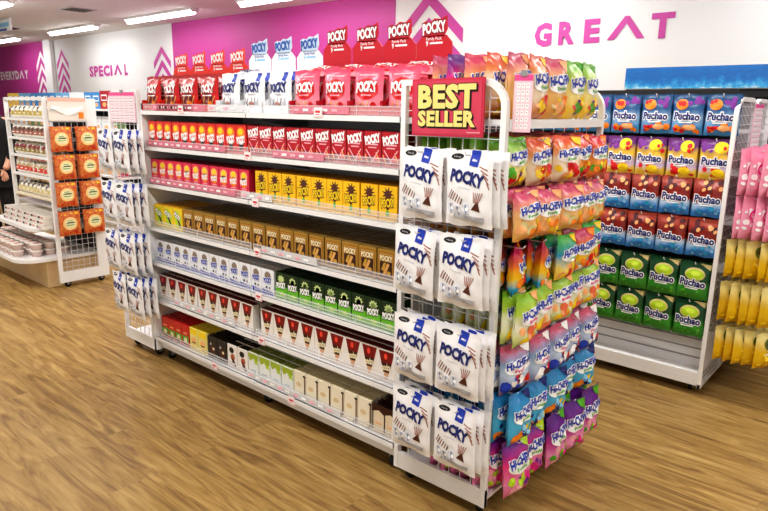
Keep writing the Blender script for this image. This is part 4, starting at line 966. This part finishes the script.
r3_ = N.new('ShaderNodeValToRGB'); r3_.color_ramp.elements[0].position = .25; r3_.color_ramp.elements[0].color = (.6, .58, .55, 1); r3_.color_ramp.elements[1].position = .75; r3_.color_ramp.elements[1].color = (1, 1, 1, 1); L.new(br.outputs['Color'], r3_.inputs[0]); L.new(r3_.outputs[0], mx2.inputs[7])
L.new(mx2.outputs[2], bs.inputs['Base Color']); bs.inputs['Roughness'].default_value = .42; bs.inputs['Specular IOR Level'].default_value = .4
bp = N.new('ShaderNodeBump'); bp.inputs['Strength'].default_value = .08; L.new(n2.outputs[0], bp.inputs['Height']); L.new(bp.outputs[0], bs.inputs['Normal'])
X0, X1, Y0, Y1, HC = -24, 6, -5, 4.5, 3.0
struct(MB().box(X0, X1, Y0, Y1, -.1, 0, fm).build('floor'))
cm = ramp_mat('ceiling_paint', [(0, '#e6e2e0'), (1, '#f2f0ee')], 'noise', scale=1.2, rough=.9)
struct(MB().box(X0, X1, Y0, Y1+.1, HC, HC+.1, cm).build('ceiling'))
wm = ramp_mat('wall_paint', [(0, '#e9eaec'), (1, '#f4f4f4')], 'noise', scale=.8, rough=.7)
wp = ramp_mat('wall_magenta_paint', [(0, '#ba3590'), (1, '#c5429c')], 'noise', scale=.8, rough=.5)
wall = struct(MB().box(X0, X1, Y1, Y1+.1, 0, HC, wm).build('wall_back'))
for n_, (a, c) in enumerate(((-9.43, -4.27), (X0, -14.75))): struct(MB().box(a, c, Y1-.006, Y1-.0005, 0, HC, wp).build(f'trim_{n_+1}'))
struct(MB().box(X0-.1, X0, Y0, Y1, 0, HC, wm).build('wall_left'))
struct(MB().box(X1, X1+.1, Y0, Y1, 0, HC, wm).build('wall_right'))
b = MB(); b.box(X0, X1, Y1-.02, Y1-.0065, 0, .1, mat('baseboard_paint', '#dcdcdc', .5)); struct(b.build('baseboard_back'))
# square column in front of the wall
struct(MB().rbox(-14.76, -14.38, 4.40, 4.49, 0, HC, wm, .01).build('column'))
WM = mat('vinyl_magenta', '#cc4ca6', .5); WW = mat('vinyl_white', '#f6f2f5', .5)
def wall_print(name, tris, m, label, cat, y=Y1-.008, group=None):
    b = MB(); vs = []; fs = []
    for T in tris: k = len(vs); vs += [(x, y, z) for x, z in T]; fs.append((k, k+1, k+2))
    b.add(vs, fs, m); o = b.build(name, normals=False); tag(o, label, cat, group); return o
def lam(cx, z0, w, h, t):   # the A drawn as an open caret
    return poly([(cx-w/2, z0), (cx-w/2+t*1.2, z0), (cx, z0+h-t*1.1), (cx+w/2-t*1.2, z0), (cx+w/2, z0), (cx+t*.35, z0+h), (cx-t*.35, z0+h)])
T = text('G', -2.22, 2.375, .20, .22, fat=.05, ref=.05)+text('R', -1.955, 2.378, .18, .215, fat=.05, ref=.05)+text('E', -1.685, 2.38, .165, .215, fat=.05, ref=.05)+lam(-1.34, 2.275, .37, .215, .062)+text('T', -1.0, 2.385, .21, .215, fat=.05, ref=.05)
wall_print('wall_lettering', T, WM, 'magenta GREAT lettering with caret shaped A on the white wall', 'lettering')
T = text('SPECI', -12.22, 2.27, 1.0, .2, fat=.05, ref=.05, spacing=1.15)+lam(-11.49, 2.17, .33, .2, .06)+text('L', -11.16, 2.27, .12, .2, fat=.05, ref=.05)
wall_print('wall_lettering', T, WM, 'pink SPECIAL lettering on the white wall behind the shelves', 'lettering')
T = text('EVERYD', -17.2, 2.29, 1.25, .2, fat=.045, ref=.045, spacing=1.1)+lam(-16.4, 2.19, .3, .2, .055)+text('Y', -16.1, 2.29, .19, .2, fat=.045, ref=.045)
wall_print('wall_lettering', T, WW, 'white EVERYDAY lettering on the magenta wall panel', 'lettering')
def chev(cx, z, w, h, t): return poly([(cx-w/2, z), (cx, z+h), (cx+w/2, z), (cx+w/2, z-t), (cx, z+h-t), (cx-w/2, z-t)])
wall_print('wall_chevron', chev(-3.74, 2.50, 1.0, .46, .16)+chev(-3.74, 2.20, 1.0, .46, .16)+chev(-3.74, 1.9, 1.0, .46, .16), WM, 'large magenta chevrons rising on the white wall behind the red cartons', 'wall graphic')
wall_print('wall_chevron', chev(-9.81, 2.36, .58, .28, .12)+chev(-9.81, 2.12, .58, .28, .12)+chev(-9.81, 1.88, .58, .28, .12), WM, 'magenta chevrons at the edge of the white wall beside magenta panel', 'wall graphic')
wall_print('wall_chevron', chev(-14.0, 2.46, .6, .32, .12)+chev(-14.0, 2.2, .6, .32, .12)+chev(-14.0, 1.95, .6, .32, .12)+chev(-14.0, 1.7, .6, .32, .12), WM, 'magenta chevrons between the column and the SPECIAL lettering', 'wall graphic')
wall_print('wall_chevron', chev(-15.15, 2.46, .6, .34, .13)+chev(-15.15, 2.18, .6, .34, .13)+chev(-15.15, 1.9, .6, .34, .13)+chev(-15.15, 1.62, .6, .34, .13), WW, 'white chevrons on the magenta panel left of the column', 'wall graphic')

# ceiling fixtures
LIT = mat('tube_light', '#ffffff', .4, emit=9)
def fixture(x, y, label, L_=2.0, energy=60):
    t = tag(empty('ceiling_light', (x, y, HC)), label, 'ceiling light', 'tube lights in rows on the ceiling')
    b = MB(); b.box(-L_/2, L_/2, -.07, .07, -.035, 0, WHITE); b.prism([(-.07, -.035), (-.04, -.06), (.04, -.06), (.07, -.035)], -L_/2, -L_/2+.02, WHITE, 'yz'); b.prism([(-.07, -.035), (-.04, -.06), (.04, -.06), (.07, -.035)], L_/2-.02, L_/2, WHITE, 'yz'); b.build('housing', t)
    b = MB(); b.lathe([(.03, -L_/2+.02), (.033, -L_/2+.03), (.033, L_/2-.03), (.03, L_/2-.02)], LIT, (0, 0, -.06), 10, 'x'); b.build('tube', t)
    l = bpy.data.lights.new('tube_lamp', 'AREA'); l.shape = 'RECTANGLE'; l.size = L_; l.size_y = .15; l.energy = energy*.33; l.color = (1, .985, .96)
    o = bpy.data.objects.new('tube_lamp', l); COL.objects.link(o); o.location = (x, y, HC-.11); o['kind'] = 'helper'
    return t
for x, w in ((-8.5, 'nearest the magenta panel, above the SPECIAL lettering side'), (-11.6, 'second along, above the far shelving'), (-15.2, 'third along, over the EVERYDAY lettering')):
    fixture(x, 3.72, 'long white tube light, '+w, energy=42)
fixture(-10.0, 1.75, 'long white tube light cropped by the frame corner above the hanging sign', energy=42)
for x in (-5.4, -2.3, .8, 3.6): fixture(x, 3.72, f'unseen wall row tube light above x {x}' if False else ['tube light above the magenta wall panel', 'tube light above the GREAT lettering', 'tube light above the ocean blue header', 'tube light past the ocean blue header'][[-5.4, -2.3, .8, 3.6].index(x)], energy=38)
for x in (-6.9, -3.8, -.7, 2.4): fixture(x, 1.3, ['tube light over the far shelving aisle', 'tube light over the aisle behind the long run', 'tube light over the aisle by the gummy bags', 'tube light over the gummy end rack'][[-6.9, -3.8, -.7, 2.4].index(x)], energy=85)
for x in (-6.9, -3.8, -.7, 2.4): fixture(x, -1.2, ['tube light in front of the snack unit', 'tube light over the open floor', 'tube light in front of the long shelving run', 'tube light in front of the candy bags'][[-6.9, -3.8, -.7, 2.4].index(x)], energy=105)
for (x, y) in ((-9.15, 2.75), (-12.7, 3.0)):
    t = tag(empty('ceiling_vent', (x, y, HC)), 'dark slatted ceiling vent beside the '+('second' if x < -10 else 'nearest')+' tube light', 'ceiling vent')
    b = MB(); b.box(-.2, .2, -.2, .2, -.012, 0, mat('vent_grey', '#bdb8b6', .5)); b.build('frame', t)
    b = MB()
    for k in range(6): b.box(-.17, .17, -.16+.055*k, -.135+.055*k, -.02, -.012, mat('vent_slat', '#5c5858', .5))
    b.build('louvre', t)
# hanging sign at the corner
t = tag(empty('hanging_sign', (-11.9, 2.5, 3.0)), 'white hanging aisle sign with blue band cropped at the top corner', 'sign')
b = MB(); b.box(-.75, .72, -.015, .015, -.24+.19, -.0, mat('sign_white', '#eef2f4', .5)); b.box(-.75, .72, -.015, .015, -.20, -.05, mat('sign_white', '#eef2f4', .5)); b.box(-.7, .66, -.018, -.015, -.13, -.06, SKYB); b.box(-.7, .55, -.018, -.015, -.19, -.155, mat('ink_mid_blue', '#2a5fb0', .4)); b.build('board', t)

# ------------------------------------------------------------------ light, view, camera
w = bpy.data.worlds.new('store_ambient'); scn.world = w; w.use_nodes = True
w.node_tree.nodes['Background'].inputs[0].default_value = (1, .99, .97, 1); w.node_tree.nodes['Background'].inputs[1].default_value = .55
scn.view_settings.view_transform = 'AgX' if False else 'Standard'
scn.view_settings.look = 'Medium High Contrast'; scn.view_settings.exposure = 0.12
Fv = Vector((-0.63429976, 0.73950754, -0.22537172)); Rv = Vector((0.75659746, 0.65369612, 0.01554597)); Uv = Vector((-0.15882098, 0.16065487, 0.97414881))
cd = bpy.data.cameras.new('camera'); cam = bpy.data.objects.new('camera', cd); COL.objects.link(cam)
M = Matrix((Rv, Uv, -Fv)).transposed().to_4x4(); M.translation = Vector((1.09829582, -1.91006802, 1.5633)); cam.matrix_world = M
cd.lens = 29.4291; cd.sensor_width = 36; cd.sensor_fit = 'HORIZONTAL'; cd.clip_start = .05; cd.clip_end = 100
scn.camera = cam
